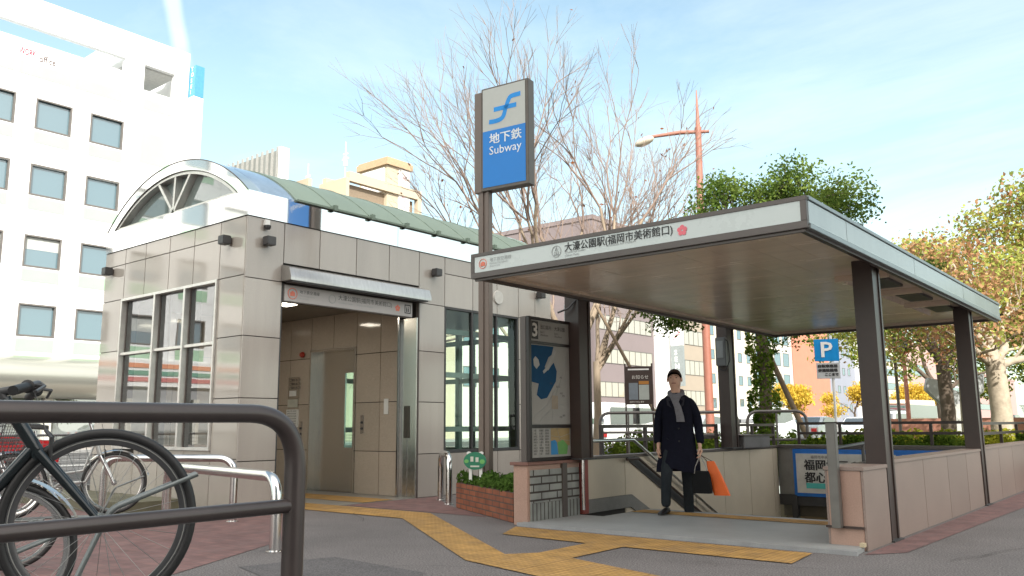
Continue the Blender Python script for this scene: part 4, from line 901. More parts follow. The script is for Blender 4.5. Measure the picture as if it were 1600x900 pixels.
    fs+=[tuple(range(5,-1,-1)),tuple(24+k_ for k_ in range(6))]; q.add(vs,fs).build('saddle',m_black,t,bevel=.006)
    cr_=MB().ring([(.075,.045),(.095,.043),(.095,.049),(.075,.051),(.075,.045)],tuple(bb),32,'y')
    for k_ in range(5): a=k_*1.2566; cr_.tube([bb+V((0,.047,0)),bb+V((.085*math.cos(a),.047,.085*math.sin(a)))],.006,6)
    cr_.tube([bb+V((0,.055,0)),bb+V((.12,.065,-.12))],.009,8); cr_.tube([bb-V((0,.055,0)),bb+V((-.12,-.065,.12))],.009,8)
    cr_.obox(tuple(bb+V((.12,.11,-.12))),.09,.08,.02); cr_.obox(tuple(bb+V((-.12,-.11,.12))),.09,.08,.02)
    cr_.build('crank',m_steelb if city else m_dark,t)
    MB().tube([bb+V((0,.047,.09)),V((0,.047,R_AX+.035)),V((-.035,.047,R_AX)),V((0,.047,R_AX-.035)),bb+V((0,.047,-.09))],.0045,5).build('chain',m_dark,t)
    br=MB(); c_=cr+V((.035,0,.03))
    for s_ in (-1,1): br.tube([c_+V((0,.01*s_,.05)),c_+V((.015,.045*s_,.02)),c_+V((.0,.03*s_,-.05))],.007,8)
    br.tube([c_+V((0,0,.04)),c_+V((-.02,.05,.22)),top+V((.12,.06,-.02))],.0028,6); br.build('brake',m_dark,t)
    if city:
        for cx in (0,WB):
            fd=MB(); vs=[];n_=24; a0,a1=(.2,2.6) if cx else (.15,3.6)
            for i in range(n_+1):
                a=a0+(a1-a0)*i/n_
                for yy,dr in ((-.028,-.012),(0,0),(.028,-.012)): vs.append((cx+(.365+dr)*math.cos(a),yy,R_AX+(.365+dr)*math.sin(a)))
            fd.add(vs,[(i*3+k_,i*3+k_+1,i*3+k_+4,i*3+k_+3) for i in range(n_) for k_ in range(2)]).build('mudguard',m_steelb,t,recalc=False)
    if basket:
        bk_=MB(); o=top+V((.10,0,-.02)); w0,w1,l0,l1,h_=.13,.18,.18,.27,.22
        def bp(u,v_,z): return (o.x+u*(l0+(l1-l0)*z/h_),v_*(w0+(w1-w0)*z/h_),o.z-h_+z+.0)
        for k_ in range(8):
            z=h_*k_/7; r_=.004 if k_==7 else .0018; bk_.tube([bp(0,-1,z),bp(1,-1,z),bp(1,1,z),bp(0,1,z)],r_,5,closed=True)
        for k_ in range(11):
            u=k_/10; bk_.tube([bp(u,-1,h_),bp(u,-1,0),bp(u,1,0),bp(u,1,h_)],.0018,4)
            v_=-1+2*k_/10; bk_.tube([bp(0,v_,h_),bp(0,v_,0),bp(1,v_,0),bp(1,v_,h_)],.0018,4)
        bk_.build('basket',m_dark,t)
    t.matrix_basis = Matrix.Translation(loc)@Matrix.Rotation(yaw,4,'Z')@Matrix.Rotation(-pitch,4,'Y')
    return t
def place_front(front,yaw,pitch):   # world position of the rear contact so that the front axle sits at 'front'
    Rm=Matrix.Rotation(yaw,4,'Z')@Matrix.Rotation(-pitch,4,'Y'); return V(front)-Rm@V((1.04,0,.34))
by=math.atan2(.903,.43)
bicycle('bicycle','black bicycle with its big front wheel raised just behind the guard rail',('black',(0.008,0.014,0.017)),place_front((-3.245,1.525,.76),by,math.radians(13)),by,math.radians(13))
bicycle('bicycle','teal green bicycle with wire basket parked behind the black one',('teal',(0.01,0.12,0.16)),place_front((-4.45,1.62,.52),by+.1,math.radians(6)),by+.1,math.radians(6),city=True,basket=True)
bicycle('bicycle','silver city bicycle seen through the big black wheel, near the granite wall',('silver',(0.42,0.43,0.42)),place_front((-9.55,4.62,.50),by-.1,0)-V((0,0,0)),by-.1,0,city=True,basket=False)
bicycle('bicycle','burgundy city bicycle parked midway between the teal one and the back row',('burgundy',(0.16,0.02,0.03)),place_front((-7.3,2.75,.36),by-.05,0),by-.05,0,city=True,basket=True)
bicycle('bicycle','dark grey bicycle with basket leftmost in the back row',('grey',(0.10,0.11,0.12)),place_front((-9.9,3.7,.50),by-.2,0),by-.2,0,city=True,basket=True)
# raised racks that carry the wheels
m_rack=mat('galvanised_grey',(0.20,0.22,0.22),.42,.6,var=.12,scale=10)
def rack(label,c,yaw,h,L=1.7,pitch=0.0):
    t=thing('bicycle_rack',label,'bicycle rack',(c[0],c[1],0),'bicycle racks by the guard rail')
    M_=Matrix.Translation((c[0],c[1],0))@Matrix.Rotation(yaw,4,'Z')
    def P(x,y,z): return tuple(M_@V((x,y,z)))
    q=MB()
    for s_ in (-.035,.035): q.tube([P(-L/2,s_,h-L*.5*math.tan(pitch)),P(L/2,s_,h+L*.5*math.tan(pitch))],.011,10)
    for s_ in (-.035,.035):
        zf=h+L*.5*math.tan(pitch); q.tube(roundpath([P(L/2-.45,s_,zf-.02),P(L/2-.32,s_,zf+.30),P(L/2-.02,s_,zf+.42)],.08),.009,10)
    q.build('wheel_tray',m_rack,t)
    q=MB()
    for x in (-L/2+.1,L/2-.1):
        z=h+x*math.tan(pitch)-.012; q.tube([P(x,-.2,0.0),P(x,-.2,z),P(x,.2,z),P(x,.2,0.0)],.014,10)
    q.build('support',m_rack,t); return t
cdir=V((math.cos(by),math.sin(by)))
c0=V((-3.245,1.525))-cdir*.52
rack('tilted steel rack holding up the black bicycle',tuple(c0),by,.30,1.75,math.radians(13))
c1_=V((-4.45,1.62))-V((math.cos(by+.1),math.sin(by+.1)))*.52
rack('steel rack under the teal bicycle',tuple(c1_),by+.1,.11,1.7,math.radians(6))
c2_=V((-9.55,4.62))-V((math.cos(by-.1),math.sin(by-.1)))*.52
rack('steel rack under the silver city bicycle',tuple(c2_),by-.1,.145)
c3_=V((-9.9,3.7))-V((math.cos(by-.2),math.sin(by-.2)))*.52
rack('steel rack under the leftmost grey bicycle of the back row',tuple(c3_),by-.2,.145)

# ================================================================ the man
m_skin=mat('skin_tone',(0.60,0.37,0.27),.5,var=.06,scale=20); m_coat=mat('navy_wool_coat',(0.008,0.009,0.018),.92,var=.2,scale=30,spec=.15,fine=.2)
m_trs=mat('charcoal_trousers',(0.022,0.028,0.034),.85,var=.15,scale=20,spec=.2); m_shoe=mat('black_shoe_leather',(0.012,0.011,0.012),.35)
m_hair=mat('dark_brown_hair',(0.035,0.02,0.014),.6,var=.25,scale=60); m_scarf=mat('grey_scarf_wool',(0.17,0.17,0.19),.9,var=.18,scale=40,bump=.3)
O=V((-5.03,9.33,0)); f_=V((.36,-.933,0)).normalized(); l_=V((.933,.36,0)).normalized()   # l_ = the man's left, f_ = his front
def B(l,f,z): return O+l_*(l*(.91 if z>.7 else 1)+.018*math.sin((z-.4)*2.2))+f_*f+V((0,0,z))
t=thing('person','man in long dark coat and grey scarf climbing out of the stairs with bags','person',tuple(O)+() )
# one continuous body
P_={}; vs=[];rs=[];ed=[]
def nd(k_,p,r,par=None):
    P_[k_]=len(vs); vs.append(p); rs.append(r)
    if par is not None: ed.append((P_[par],P_[k_]))
nd('pelvis',B(0,-.02,.94),(.13,.095)); nd('waist',B(0,-.01,1.08),(.125,.09),'pelvis'); nd('chest',B(0,.0,1.27),(.15,.10),'waist'); nd('neck0',B(0,0,1.43),(.075,.07),'chest'); nd('neck1',B(0,.015,1.50),(.05,.05),'neck0')
nd('head0',B(-.003,.035,1.575),(.073,.085),'neck1'); nd('head1',B(-.004,.03,1.655),(.087,.098),'head0'); nd('head2',B(-.004,.02,1.715),(.06,.07),'head1')
for s_,n_ in ((-1,'r'),(1,'l')):
    nd('sh'+n_,B(.15*s_,-.005,1.36),.048,'neck0'); 
    if s_<0: el,wr,ha=B(-.245,-.03,1.12),B(-.255,.07,.86),B(-.25,.085,.78)
    else: el,wr,ha=B(.245,-.03,1.12),B(.285,.03,.86),B(.29,.04,.78)
    nd('el'+n_,el,.038,'sh'+n_); nd('wr'+n_,wr,.026,'el'+n_); nd('ha'+n_,ha,(.030,.020),'wr'+n_)
nd('hipr',B(-.085,.0,.88),.085,'pelvis'); nd('kner',B(-.115,.20,.53),.055,'hipr'); nd('ankr',B(-.13,.13,.13),.034,'kner')
nd('hipl',B(.085,-.02,.88),.085,'pelvis'); nd('knel',B(.10,-.10,.42),.055,'hipl'); nd('ankl',B(.10,-.26,-.04),.036,'knel')
body=skin('body',vs,ed,rs,m_skin,t,root=0,sub=2)
# hands : palm + five curled fingers each
def hand(c,side,name='hand',grip=True):
    dn=V((0,0,-1)); fw=f_; ot=l_*side
    v2=[c+V((0,0,.03)),c,c+dn*.045]; e2=[(0,1),(1,2)]; r2=[(.024,.017),(.034,.017),(.036,.016)]
    for k_,(o,ln) in enumerate(((-.030,.068),(-.011,.078),(.010,.074),(.029,.060))):
        b0=len(v2); base=c+dn*.05+fw*o; cu=-ot
        v2+= [base,base+dn*ln*.45,base+dn*ln*.72+cu*ln*.3,base+dn*ln*.62+cu*ln*.62]; e2+=[(2,b0),(b0,b0+1),(b0+1,b0+2),(b0+2,b0+3)]; r2+=[.0095,.009,.0085,.0075]
    b0=len(v2); v2+=[c+fw*.03+dn*.0-ot*.005,c+fw*.052+dn*.035-ot*.018,c+fw*.045+dn*.062-ot*.03]; e2+=[(1,b0),(b0,b0+1),(b0+1,b0+2)]; r2+=[.011,.010,.0085]
    return skin(name,v2,e2,r2,m_skin,body,root=1,sub=2)
hr=hand(B(-.25,.085,.80),-1); hl=hand(B(.29,.04,.80),1)
# face
hc=B(-.004,.03,1.645)
def hp(l,f,z): return hc+l_*(l*1.06)+f_*(f*1.04)+V((0,0,z*1.06+.004))
ns=MB().add([hp(-.014,.088,-.018),hp(.014,.088,-.018),hp(0,.118,-.020),hp(0,.092,.030),hp(-.009,.088,.0),hp(.009,.088,.0)],[(0,2,1),(0,4,2),(4,3,2),(5,2,3),(1,2,5),(0,1,5,4),(4,5,3)]); ns.build('nose',m_skin,body)
for s_ in (-1,1):
    e=sph(tuple(hp(.031*s_,.083,.014)),.0075,8,(1.3,.7,.8)); e.build('eye',mat('eye_dark',(.03,.02,.02),.2),body)
    MB().tube([hp(.014*s_,.090,.034),hp(.032*s_,.089,.039),hp(.050*s_,.074,.032)],.0028,6).build('eyebrow',m_hair,body)
    ea=sph(tuple(hp(.081*s_,-.005,-.005)),.03,8,(.3,.55,1)); ea.build('ear',m_skin,body)
MB().tube([hp(-.024,.082,-.050),hp(0,.091,-.048),hp(.024,.082,-.050)],.0052,8).build('mouth',mat('lip_tone',(.26,.10,.08),.5),body)
hcap=MB(); vs_=[];nn=14;
for i in range(nn+1):
    th=(math.pi*.56)*i/nn
    for k_ in range(28):
        a=2*math.pi*k_/28; fr_=math.cos(a)    # a=0 front
        th2=th*(1.0-.46*max(0,fr_)**.6+.03*math.sin(a*13)+.06*max(0,-fr_)); r_=1+.03*math.sin(a*9+i)
        vs_.append(hp(.0835*r_*math.sin(th2)*math.sin(a),-.006+.098*r_*math.sin(th2)*math.cos(a)*(1 if fr_<0 else .97),.022+.100*math.cos(th2)))
hcap.add(vs_,[(i*28+k_,i*28+(k_+1)%28,(i+1)*28+(k_+1)%28,(i+1)*28+k_) for i in range(nn) for k_ in range(28)]).build('hair',m_hair,body)
# trousers and shoes
tv=[B(0,-.02,.95),B(-.09,.0,.86),B(-.118,.20,.53),B(-.130,.15,.30),B(-.132,.13,.115),B(.09,-.02,.86),B(.10,-.10,.44),B(.10,-.2,.18),B(.10,-.26,-.03)]
skin('trousers',tv,[(0,1),(1,2),(2,3),(3,4),(0,5),(5,6),(6,7),(7,8)],[(.13,.10),.098,.074,.064,.062,.098,.074,.066,.062],m_trs,t,root=0,sub=2)
def shoe(c,yawv,z):
    vs=[];secs=((-.09,.030,.055),(-.07,.038,.075),(.0,.040,.07),(.07,.046,.048),(.14,.044,.036),(.18,.028,.024))
    d=yawv.normalized(); s_=V((-d.y,d.x,0))
    for f,wd,h in secs:
        for k_ in range(10):
            a=2*math.pi*k_/10; y=wd*math.cos(a); zz=max(0,h*(.5+.5*math.sin(a))) ; vs.append(c+d*f+s_*y+V((0,0,z+ (zz if zz>.006 else 0))))
    return MB().add(vs,[(i*10+k_,i*10+(k_+1)%10,(i+1)*10+(k_+1)%10,(i+1)*10+k_) for i in range(5) for k_ in range(10)]+[tuple(range(9,-1,-1)),tuple(50+k_ for k_ in range(10))]).build('shoe',m_shoe,t)
shoe(B(-.135,.15,0),f_-l_*.25,.047); shoe(B(.10,-.24,0),f_+l_*.1,-.115)
# coat: lofted shell with folds, sleeves grown from the same mesh
cs=MB(); secs=[(1.50,.062,.060,.01),(1.475,.085,.075,.005),(1.455,.125,.085,.003),(1.43,.162,.095,.0),(1.40,.192,.105,0),(1.35,.205,.116,0),(1.28,.207,.128,0),(1.16,.203,.130,.0),(1.04,.205,.130,0),(.92,.222,.140,.005),(.78,.238,.150,.012),(.64,.250,.158,.02),(.53,.256,.162,.02)]
vs=[]; KN=40
for i,(z,a,b_,fo_) in enumerate(secs):
    for k_ in range(KN):
        an=2*math.pi*k_/KN; fold=1+ (.012*math.sin(an*5+z*23) if z>1.1 else .012*math.sin(an*5+z*23)+.05*(1.1-z)/.5*math.sin(an*7+1.3*math.sin(an*2)+z*2))
        le=a*math.cos(an)*fold; fr_=b_*math.sin(an)*fold+fo_
        dz=0
        if z<.7 and math.sin(an)>0: 
            dz=.05*math.exp(-((math.cos(an)+.15)/.35)**2) ; fr_+= .05*math.exp(-((math.cos(an)+.45)/.4)**2)
        vs.append(B(le,fr_,z+dz))
cs.add(vs,[(i*KN+k_,i*KN+(k_+1)%KN,(i+1)*KN+(k_+1)%KN,(i+1)*KN+k_) for i in range(len(secs)-1) for k_ in range(KN)])
co=cs.build('coat',m_coat,t)
for s_,n_ in ((-1,'r'),(1,'l')):
    el=B(.262*s_,-.035,1.13); wr=B(-.268,.06,.86) if s_<0 else B(.298,.025,.86)
    skin('sleeve',[B(.11*s_,0,1.385),B(.182*s_,-.005,1.36),B(.230*s_,-.02,1.25),el,(el+wr)/2+f_*.005,wr],[(0,1),(1,2),(2,3),(3,4),(4,5)],[.070,.072,.068,.062,.055,.052],m_coat,co,sub=2)
for s_ in (-1,1):
    MB().add([B(.02*s_,.118,1.28),B(.05*s_,.10,1.46),B(.125*s_,.085,1.42),B(.11*s_,.128,1.33)],[(0,1,2,3)]).build('lapel',mat('lapel_navy',(0.014,.015,.026),.8),co)
bt=MB()
for z in (1.2,1.05,.9): bt.add(sph(tuple(B(.03,.137 if z>1 else .145,z)),.011,6).v,sph((0,0,0),1,6).f)
bt.build('button',m_black,co)
# scarf
sc=MB().tube([B(.082*math.cos(a*math.pi/12),.085*math.sin(a*math.pi/12)+.012,1.475-.035*math.sin(a*math.pi/12)) for a in range(24)],[.034+.005*math.sin(a*2.1) for a in range(24)],12,closed=True)
sw=MB()
def strip(pts,wd,th,b):
    vs=[]
    for (l,f,z),w1 in zip(pts,wd):
        for dl,df in ((-w1,-th),(w1,-th),(w1,th),(0,th*1.8),(-w1,th)): vs.append(B(l+dl,f+df,z))
    b.add(vs,[(i*5+k_,i*5+(k_+1)%5,(i+1)*5+(k_+1)%5,(i+1)*5+k_) for i in range(len(pts)-1) for k_ in range(5)]+[(4,3,2,1,0),tuple((len(pts)-1)*5+k_ for k_ in range(5))])
strip([(-.05,.10,1.47),(-.01,.128,1.40),(.03,.15,1.31),(.055,.152,1.20),(.06,.15,1.13)],[.04,.042,.045,.05,.052],.014,sc); strip([(.055,.10,1.47),(.02,.125,1.41),(-.0,.14,1.36)],[.04,.045,.04],.012,sc)
sc.build('scarf',m_scarf,t)
# bags, carried in his left hand
hc_=B(.29,.04,.735)
t=thing('handbag','dark soft bag with long pale grey handles hanging from the man\'s hand','bag',tuple(B(.22,.1,.30)))
def bagmesh(c,ax,w0,w1,h,th,tilt=0):
    vs=[]; secs=[(0,.9),(.15,1.0),(.5,1.02),(.85,.96),(1,.9)]
    ax=ax.normalized(); nn_=V((-ax.y,ax.x,0)); dn=V((0,0,-1))*math.cos(tilt)+ax*math.sin(tilt)
    for s_,k in secs:
        w=(w0*(1-s_)+w1*s_)/2; tt=th/2*(.45+.55*math.sin(min(1,s_*1.2)*math.pi/2))
        for u,v_ in ((-1,-.6),(-.85,-1),(-.3,-1.08),(.3,-1.05),(.85,-1),(1,-.6),(1,.6),(.85,1),(.3,1.06),(-.3,1.08),(-.85,1),(-1,.6)):
            vs.append(c+ax*(u*w*k)+nn_*(v_*tt)+dn*(s_*h))
    n=12
    return MB().add(vs,[(i*n+k_,i*n+(k_+1)%n,(i+1)*n+(k_+1)%n,(i+1)*n+k_) for i in range(4) for k_ in range(n)]+[tuple(range(n-1,-1,-1)),tuple(4*n+k_ for k_ in range(n))])
c=B(.275,.10,.55); bagmesh(c,l_+f_*.2,.20,.235,.26,.11,.06).build('body',mat('bag_black',(0.008,.009,.010),.8,spec=.2),t)
b=MB()
for s_ in (-1,1):
    for n__ in (-.025,.025): b.tube([hc_+V((0,0,0)),c+l_*(.06*s_)+f_*n__+V((0,0,.05)),c+l_*(.075*s_)+f_*n__+V((0,0,-.03))],.005,6)
b.build('handle',mat('handle_grey',(.33,.32,.30),.5),t)
t=thing('shopping_bag','bright orange paper shopping bag hanging behind the dark bag','bag',tuple(B(.42,.0,.30)))
c=B(.375,-.04,.66); bagmesh(c,l_,.10,.21,.42,.07,.30).build('body',mat('bag_orange',(0.85,0.15,0.015),.5,var=.06,bump=.2,bscale=12),t)
b=MB()
for s_ in (-1,1): b.tube([hc_,hc_+(c-hc_)*.5+l_*.01*s_,c+l_*.035*s_+V((0,0,-.01))],.004,6)
b.build('handle',mat('cord_brown',(.10,.05,.03),.6),t)
# ================================================================ buildings along the far side of the avenue
SC=45/28.0
def zs(z): return 1.1+(z-1.1)*SC
t=thing('white_office_building','bright white office building with square grey framed windows and an open roof frame','building',(-52,2,0))
m_wt=mat('white_render',(0.80,0.81,0.80),.6,var=.03,scale=1.5,stretch=(1,1,.12),dirt=.07); m_pg=mat('pale_green_tiles',(0.34,0.53,0.36),.5,var=.03,scale=.8)
yE=15.33*SC; yW=-24.0; zT=zs(13.0)
colsY=[(13.03-1.72*k_)*SC for k_ in range(22)]; colsY=[c for c in colsY if c-1.8>yW]
rowsZ=[(zs(10.6),zs(11.62)),(zs(8.42),zs(9.38)),(zs(6.12),zs(7.14)),(zs(3.94),zs(4.92))]
ycuts=sorted(set([yW,yE]+[c for y in colsY for c in (y-1.80,y)]+[13.64*SC,14.78*SC])); zcuts=sorted(set([zs(3.35),zT]+[v for r in rowsZ for v in r]))
holes=[(y-1.80,y,a,b_) for y in colsY for a,b_ in rowsZ]
f=MB()
for a,b_,c_,d in cells(ycuts,zcuts,holes): f.box(-45.35,-45,a,b_,c_,d)
f.box(-60,-45.36,yW,yE,0,zT-.2); 
zsl0,zsl1,ztop=zs(13.45),zs(13.95),zs(14.95)
f.box(-45.35,-45.0,yW,12.95*SC,zT,zsl0); f.box(-45.35,-45,yW,yE,zsl1,ztop); f.box(-45.35,-45,12.95*SC,13.64*SC,zT,zsl1); f.box(-45.35,-45,14.78*SC,yE,zT,zsl1); f.box(-45.35,-45,13.64*SC,14.78*SC,zT,zs(12.72)) if zs(12.72)>zT else None
f.box(-52,-45.36,yE-.35,yE,zT,ztop); f.box(-52,-45.36,12.95*SC,12.95*SC+.4,zsl1,ztop); f.box(-45.36-.0,-45.35,0,0.01,zT,zT+.01)
f.build('facade',m_wt,t,smooth=False)
MB().box(-49,-45.36,13.2*SC,14.9*SC,zsl1-.1,zsl1+.3).box(-47.5,-46.9,13.2*SC,15.2*SC,zs(12.9),zs(13.3)).build('roof_beam',mat('grey_concrete_beam',(.5,.5,.48),.7),t)
f=MB(); yy=12.93*SC
while yy>yW+3.2: f.box(-45.02,-44.985,yy-2.6,yy-.05,zs(12.3),zs(12.72)); yy-=2.77
f.box(-45.02,-44.985,13.66*SC,14.76*SC,zs(12.3),zs(12.68)); f.box(-45.02,-44.985,13.66*SC,14.76*SC,zs(10.32),zs(11.45))
f.build('spandrel_tiles',m_pg,t,smooth=False)
m_wf=mat('grey_window_frame',(0.13,0.12,0.11),.5); m_wg=glass('office_glass',(0.1,0.1,0.1),.13,body=(0.10,0.17,0.20))
w0=None
for y in colsY:
    for a,b_ in rowsZ:
        h=rowsZ[0][1]-rowsZ[0][0]
        if w0 is None:
            b=MB(); b.box(-45.22,-44.98,y-1.80,y-1.72,a,a+h); b.box(-45.22,-44.98,y-.08,y,a,a+h); b.box(-45.22,-44.98,y-1.72,y-.08,a,a+.08); b.box(-45.22,-44.98,y-1.72,y-.08,a+h-.08,a+h)
            w0=b.build('window',m_wf,t); MB().box(-45.2,-45.15,y-1.72,y-.08,a+.08,a+h-.08).build('pane',m_wg,w0); MB().box(-45.02,-44.985,y-1.80,y,a-.75,a-.12).build('spandrel',m_pg,w0,smooth=False); w0y,w0z=y,a
        else:
            c=tree_copy(w0,t); c.location=V((0,y-w0y,a-w0z)); c.scale=(1,1,1)
R5=random.Random(5)
for y in colsY:
    for a,b_ in rowsZ:
        if R5.random()<.45:
            hh=rowsZ[0][1]-rowsZ[0][0]; k5=R5.uniform(.2,.6)*hh; MB().box(-45.148,-45.14,y-1.72,y-.08,a+hh-.08-k5,a+hh-.08).build('roller_blind',mat('blind_cloth',(.45,.47,.45),.7),t)
jn=MB()
for r5 in rowsZ: jn.box(-45.004,-44.996,yW,yE,r5[0]-.86,r5[0]-.84)
for y in colsY: jn.box(-45.004,-44.996,y+.46,y+.48,zs(3.35),zT)
jn.build('render_joint',mat('pale_joint',(.62,.61,.57),.7),t)
b=MB(); yy=9.85*SC; b.text('WORK',.75,Mx((-44.97,9.55*SC,zs(12.93)),Y,Z),w=.8,h=.38).build('lettering',mat('pink_letter',(.40,.01,.06),.5),t,smooth=False)
MB().text('office',.75,Mx((-44.97,9.55*SC+.98,zs(12.85)),Y,Z),w=.8,h=.38).build('lettering',mat('grey_letter',(.10,.06,.06),.5),t,smooth=False)
# ground floor with rounded awning and shopfront
q=MB(); n_=14; pts=[(-45.0+1.5*math.sin(math.pi*i/n_),zs(3.35)-1.05+1.05*math.cos(math.pi*i/n_)) for i in range(n_+1)]
q.prism(pts,'y',-1.0,13.2*SC); q.build('rounded_awning',mat('awning_metal',(0.42,0.42,0.37),.30,.7,var=.05,scale=2,stretch=(1,.1,1)),t,angle=60)
q=MB(); q.box(-45.2,-45,13.2*SC,yE,0,zs(3.35)); q.box(-45.2,-45,-24,-23.6,0,zs(3.35))
for y in range(-22,22,4): q.box(-45.3,-45.05,y,y+.4,0,zs(3.35)-2)
q.build('ground_wall',mat('cream_ground_wall',(.55,.54,.48),.6),t)
MB().box(-45.34,-45.3,-23.6,21,.2,3.2).build('shop_glass',glass('shop_glass',(0,0,0),.3,body=(.16,.18,.17)),t)
q=MB().box(-45.0,-44.5,-23.6,-1.2,3.35,4.75); q.build('shop_fascia',m_white,t)
for z,c,nm in ((4.35,(0.80,0.22,0.03),'orange'),(3.95,(0.0,0.25,0.13),'green'),(3.60,(0.55,0.04,0.03),'red')): MB().box(-44.5,-44.46,-23.6,-1.2,z,z+.24).build('stripe',mat('stripe_'+nm,tuple(.7*v+.12 for v in c),.5),t)
MB().box(-59,-44.35,yE+.01,yE+.62,0,zs(13.2)).build('stair_tower',m_wt,t)
sgn=MB().box(-45.3,-44.33,yE+.03,yE+.60,zs(13.2),zs(14.4)).build('roof_sign',mat('roof_sign_blue',(0.07,0.27,0.55),.5),t)
MB().text('T\nO\nS\nE\nI',.36,Mx((-44.82,yE+.025,zs(14.22)),X,Z),bold=.01).build('lettering',m_white,sgn,smooth=False)

def block(name,label,x0,x1,y0,y1,h,m,floors=0,fh=3.4,z0=4.2,wh=1.6,ww=1.6,gap=1.2,faces='E',frame=None,glassm=None,band=False,roofcap=None,cat='building',maxw=90):
    t=thing(name,label,cat,((x0+x1)/2,(y0+y1)/2,0))
    MB().box(x0,x1,y0,y1,0,h).build('wall',m,t)
    MB().box(x0-.12,x1+.12,y0-.12,y1+.12,h,h+.45).build('parapet',roofcap or m,t)
    gm=glassm or m_wg; cnt=0
    for face in faces:
        for r in range(floors):
            z=z0+r*fh
            if z+wh>h-.3: break
            lo,hi=(y0,y1) if face=='E' else (x0,x1)
            u=lo+gap*.6
            if band:
                spans=[(lo+.5,hi-.5)]
            else:
                spans=[]
                while u+ww<hi-gap*.4: spans.append((u,u+ww)); u+=ww+gap
            for a,b_ in spans:
                if cnt>=maxw: break
                cnt+=1; fr=MB(); d=.06; nm_=max(1,int((b_-a)/1.1)) if band else 1
                if face=='E':
                    fr.box(x1-.02,x1+.05,a,b_,z,z+d).box(x1-.02,x1+.05,a,b_,z+wh-d,z+wh)
                    for i in range(nm_+1): yy=a+(b_-a-d)*i/nm_; fr.box(x1-.02,x1+.045,yy,yy+d,z+d,z+wh-d)
                    w_=fr.build('window',frame or m_wf,t,smooth=False); MB().add([(x1+.012,a,z),(x1+.012,b_,z),(x1+.012,b_,z+wh),(x1+.012,a,z+wh)],[(0,1,2,3)]).build('pane',gm,w_,smooth=False)
                else:
                    fr.box(a,b_,y0-.05,y0+.02,z,z+d).box(a,b_,y0-.05,y0+.02,z+wh-d,z+wh)
                    for i in range(nm_+1): yy=a+(b_-a-d)*i/nm_; fr.box(yy,yy+d,y0-.045,y0+.02,z+d,z+wh-d)
                    w_=fr.build('window',frame or m_wf,t,smooth=False); MB().add([(a,y0-.012,z),(b_,y0-.012,z),(b_,y0-.012,z+wh),(a,y0-.012,z+wh)],[(0,1,2,3)]).build('pane',gm,w_,smooth=False)
    return t
m_bg=mat('beige_tiles',(0.47,0.405,0.30),.7,var=.04,scale=.8); m_cr=mat('cream_render',(0.66,0.60,0.47),.7,var=.04,scale=.6); m_mv=mat('mauve_brown_panels',(0.20,0.165,0.165),.6,var=.04,scale=.6)
m_bb=mat('taupe_panels',(0.33,0.28,0.22),.6,var=.05,scale=.6); m_rb=mat('terracotta_wall',(0.50,0.20,0.13),.7,var=.06,scale=.8); m_gb=mat('blue_grey_wall',(0.25,0.27,0.32),.7,var=.05)
m_pk=mat('dusty_pink_wall',(0.45,0.30,0.27),.7,var=.05); m_lg=glass('bright_office_glass',(0,0,0),.14,body=(.36,.34,.28))
# billboard building hidden mostly behind the lift roof
block('apartment_building','low apartment block with the slatted billboard on its roof, behind the green roof',-58,-45,25.8,32.6,15.6,m_cr,4,faces='E')
t=thing('roof_billboard','grey slatted back of a rooftop billboard rising left of the beige building','billboard',(-50,31.6,16))
q=MB(); q.box(-58,-45.25,31.55,31.75,16.6,19.25); q.build('panel',mat('billboard_grey',(0.20,0.21,0.20),.7,var=.2,scale=2,stretch=(1,1,.2)),t)
q=MB()
for i in range(22): q.box(-57.9+i*.58,-57.75+i*.58,31.44,31.55,16.6,19.45)
q.build('batten',mat('batten_pale',(.32,.32,.30),.6),t); MB().box(-45.25,-45,31.3,31.95,16.0,19.3).build('edge_frame',m_white,t); MB().box(-57,-56.7,31.75,33,15.9,18).box(-47,-46.7,31.75,33,15.9,18).build('brace',m_dark,t)
t=thing('beige_building','beige building with roof terrace frames and square tower carrying white signs','building',(-52,38,0))
MB().box(-60,-45,33.4,48,0,16.3).build('wall',m_bg,t); 
q=MB(); q.box(-60,-44.8,33.2,44.0,16.3,17.0); q.box(-56,-45.2,38.2,38.8,17.0,19.2) if False else None
q.box(-47.8,-44.8,36.6,36.9,17.0,18.4); q.box(-47.8,-44.8,33.4,33.7,17,17.6); q.box(-45.2,-44.8,36.9,44.0,18.2,18.9); q.box(-47.8,-47.4,36.9,44,18.2,18.9); q.box(-45.2,-44.8,43.6,44,17.0,18.2)
q.build('terrace_frame',m_bg,t); MB().box(-47.4,-45.3,37.2,43.5,17.0,18.1).build('terrace_shade',mat('terrace_brown',(.22,.17,.12),.7),t)
tw=MB().box(-48.05,-45.0,40.6,42.85,16.3,20.3).build('tower',m_bg,t)
q=MB().box(-48.25,-44.8,40.4,43.05,20.3,20.75).box(-48.15,-44.9,40.5,42.95,20.75,20.9); q.build('cornice',mat('cornice_tan',(.42,.31,.19),.7),tw)
MB().box(-47.8,-45.25,40.56,40.6,18.3,20.15).build('white_sign',m_white,tw); q=MB().text('クリニック',.45,Mx((-46.9,40.55,18.45),X,Z)).build('lettering',mat('faint_grey_letter',(.45,.42,.42),.6),tw,smooth=False)
MB().box(-45,-44.94,41.75,42.85,16.6,20.25).build('white_sign',m_white,tw); q=MB().text('佐\n藤',.5,Mx((-44.93,42.0,17.8),Y,Z)).text('歯\n科',.36,Mx((-44.93,42.1,19.5),Y,Z)).build('lettering',mat('dim_pink_letter',(.5,.25,.28),.6),tw,smooth=False)
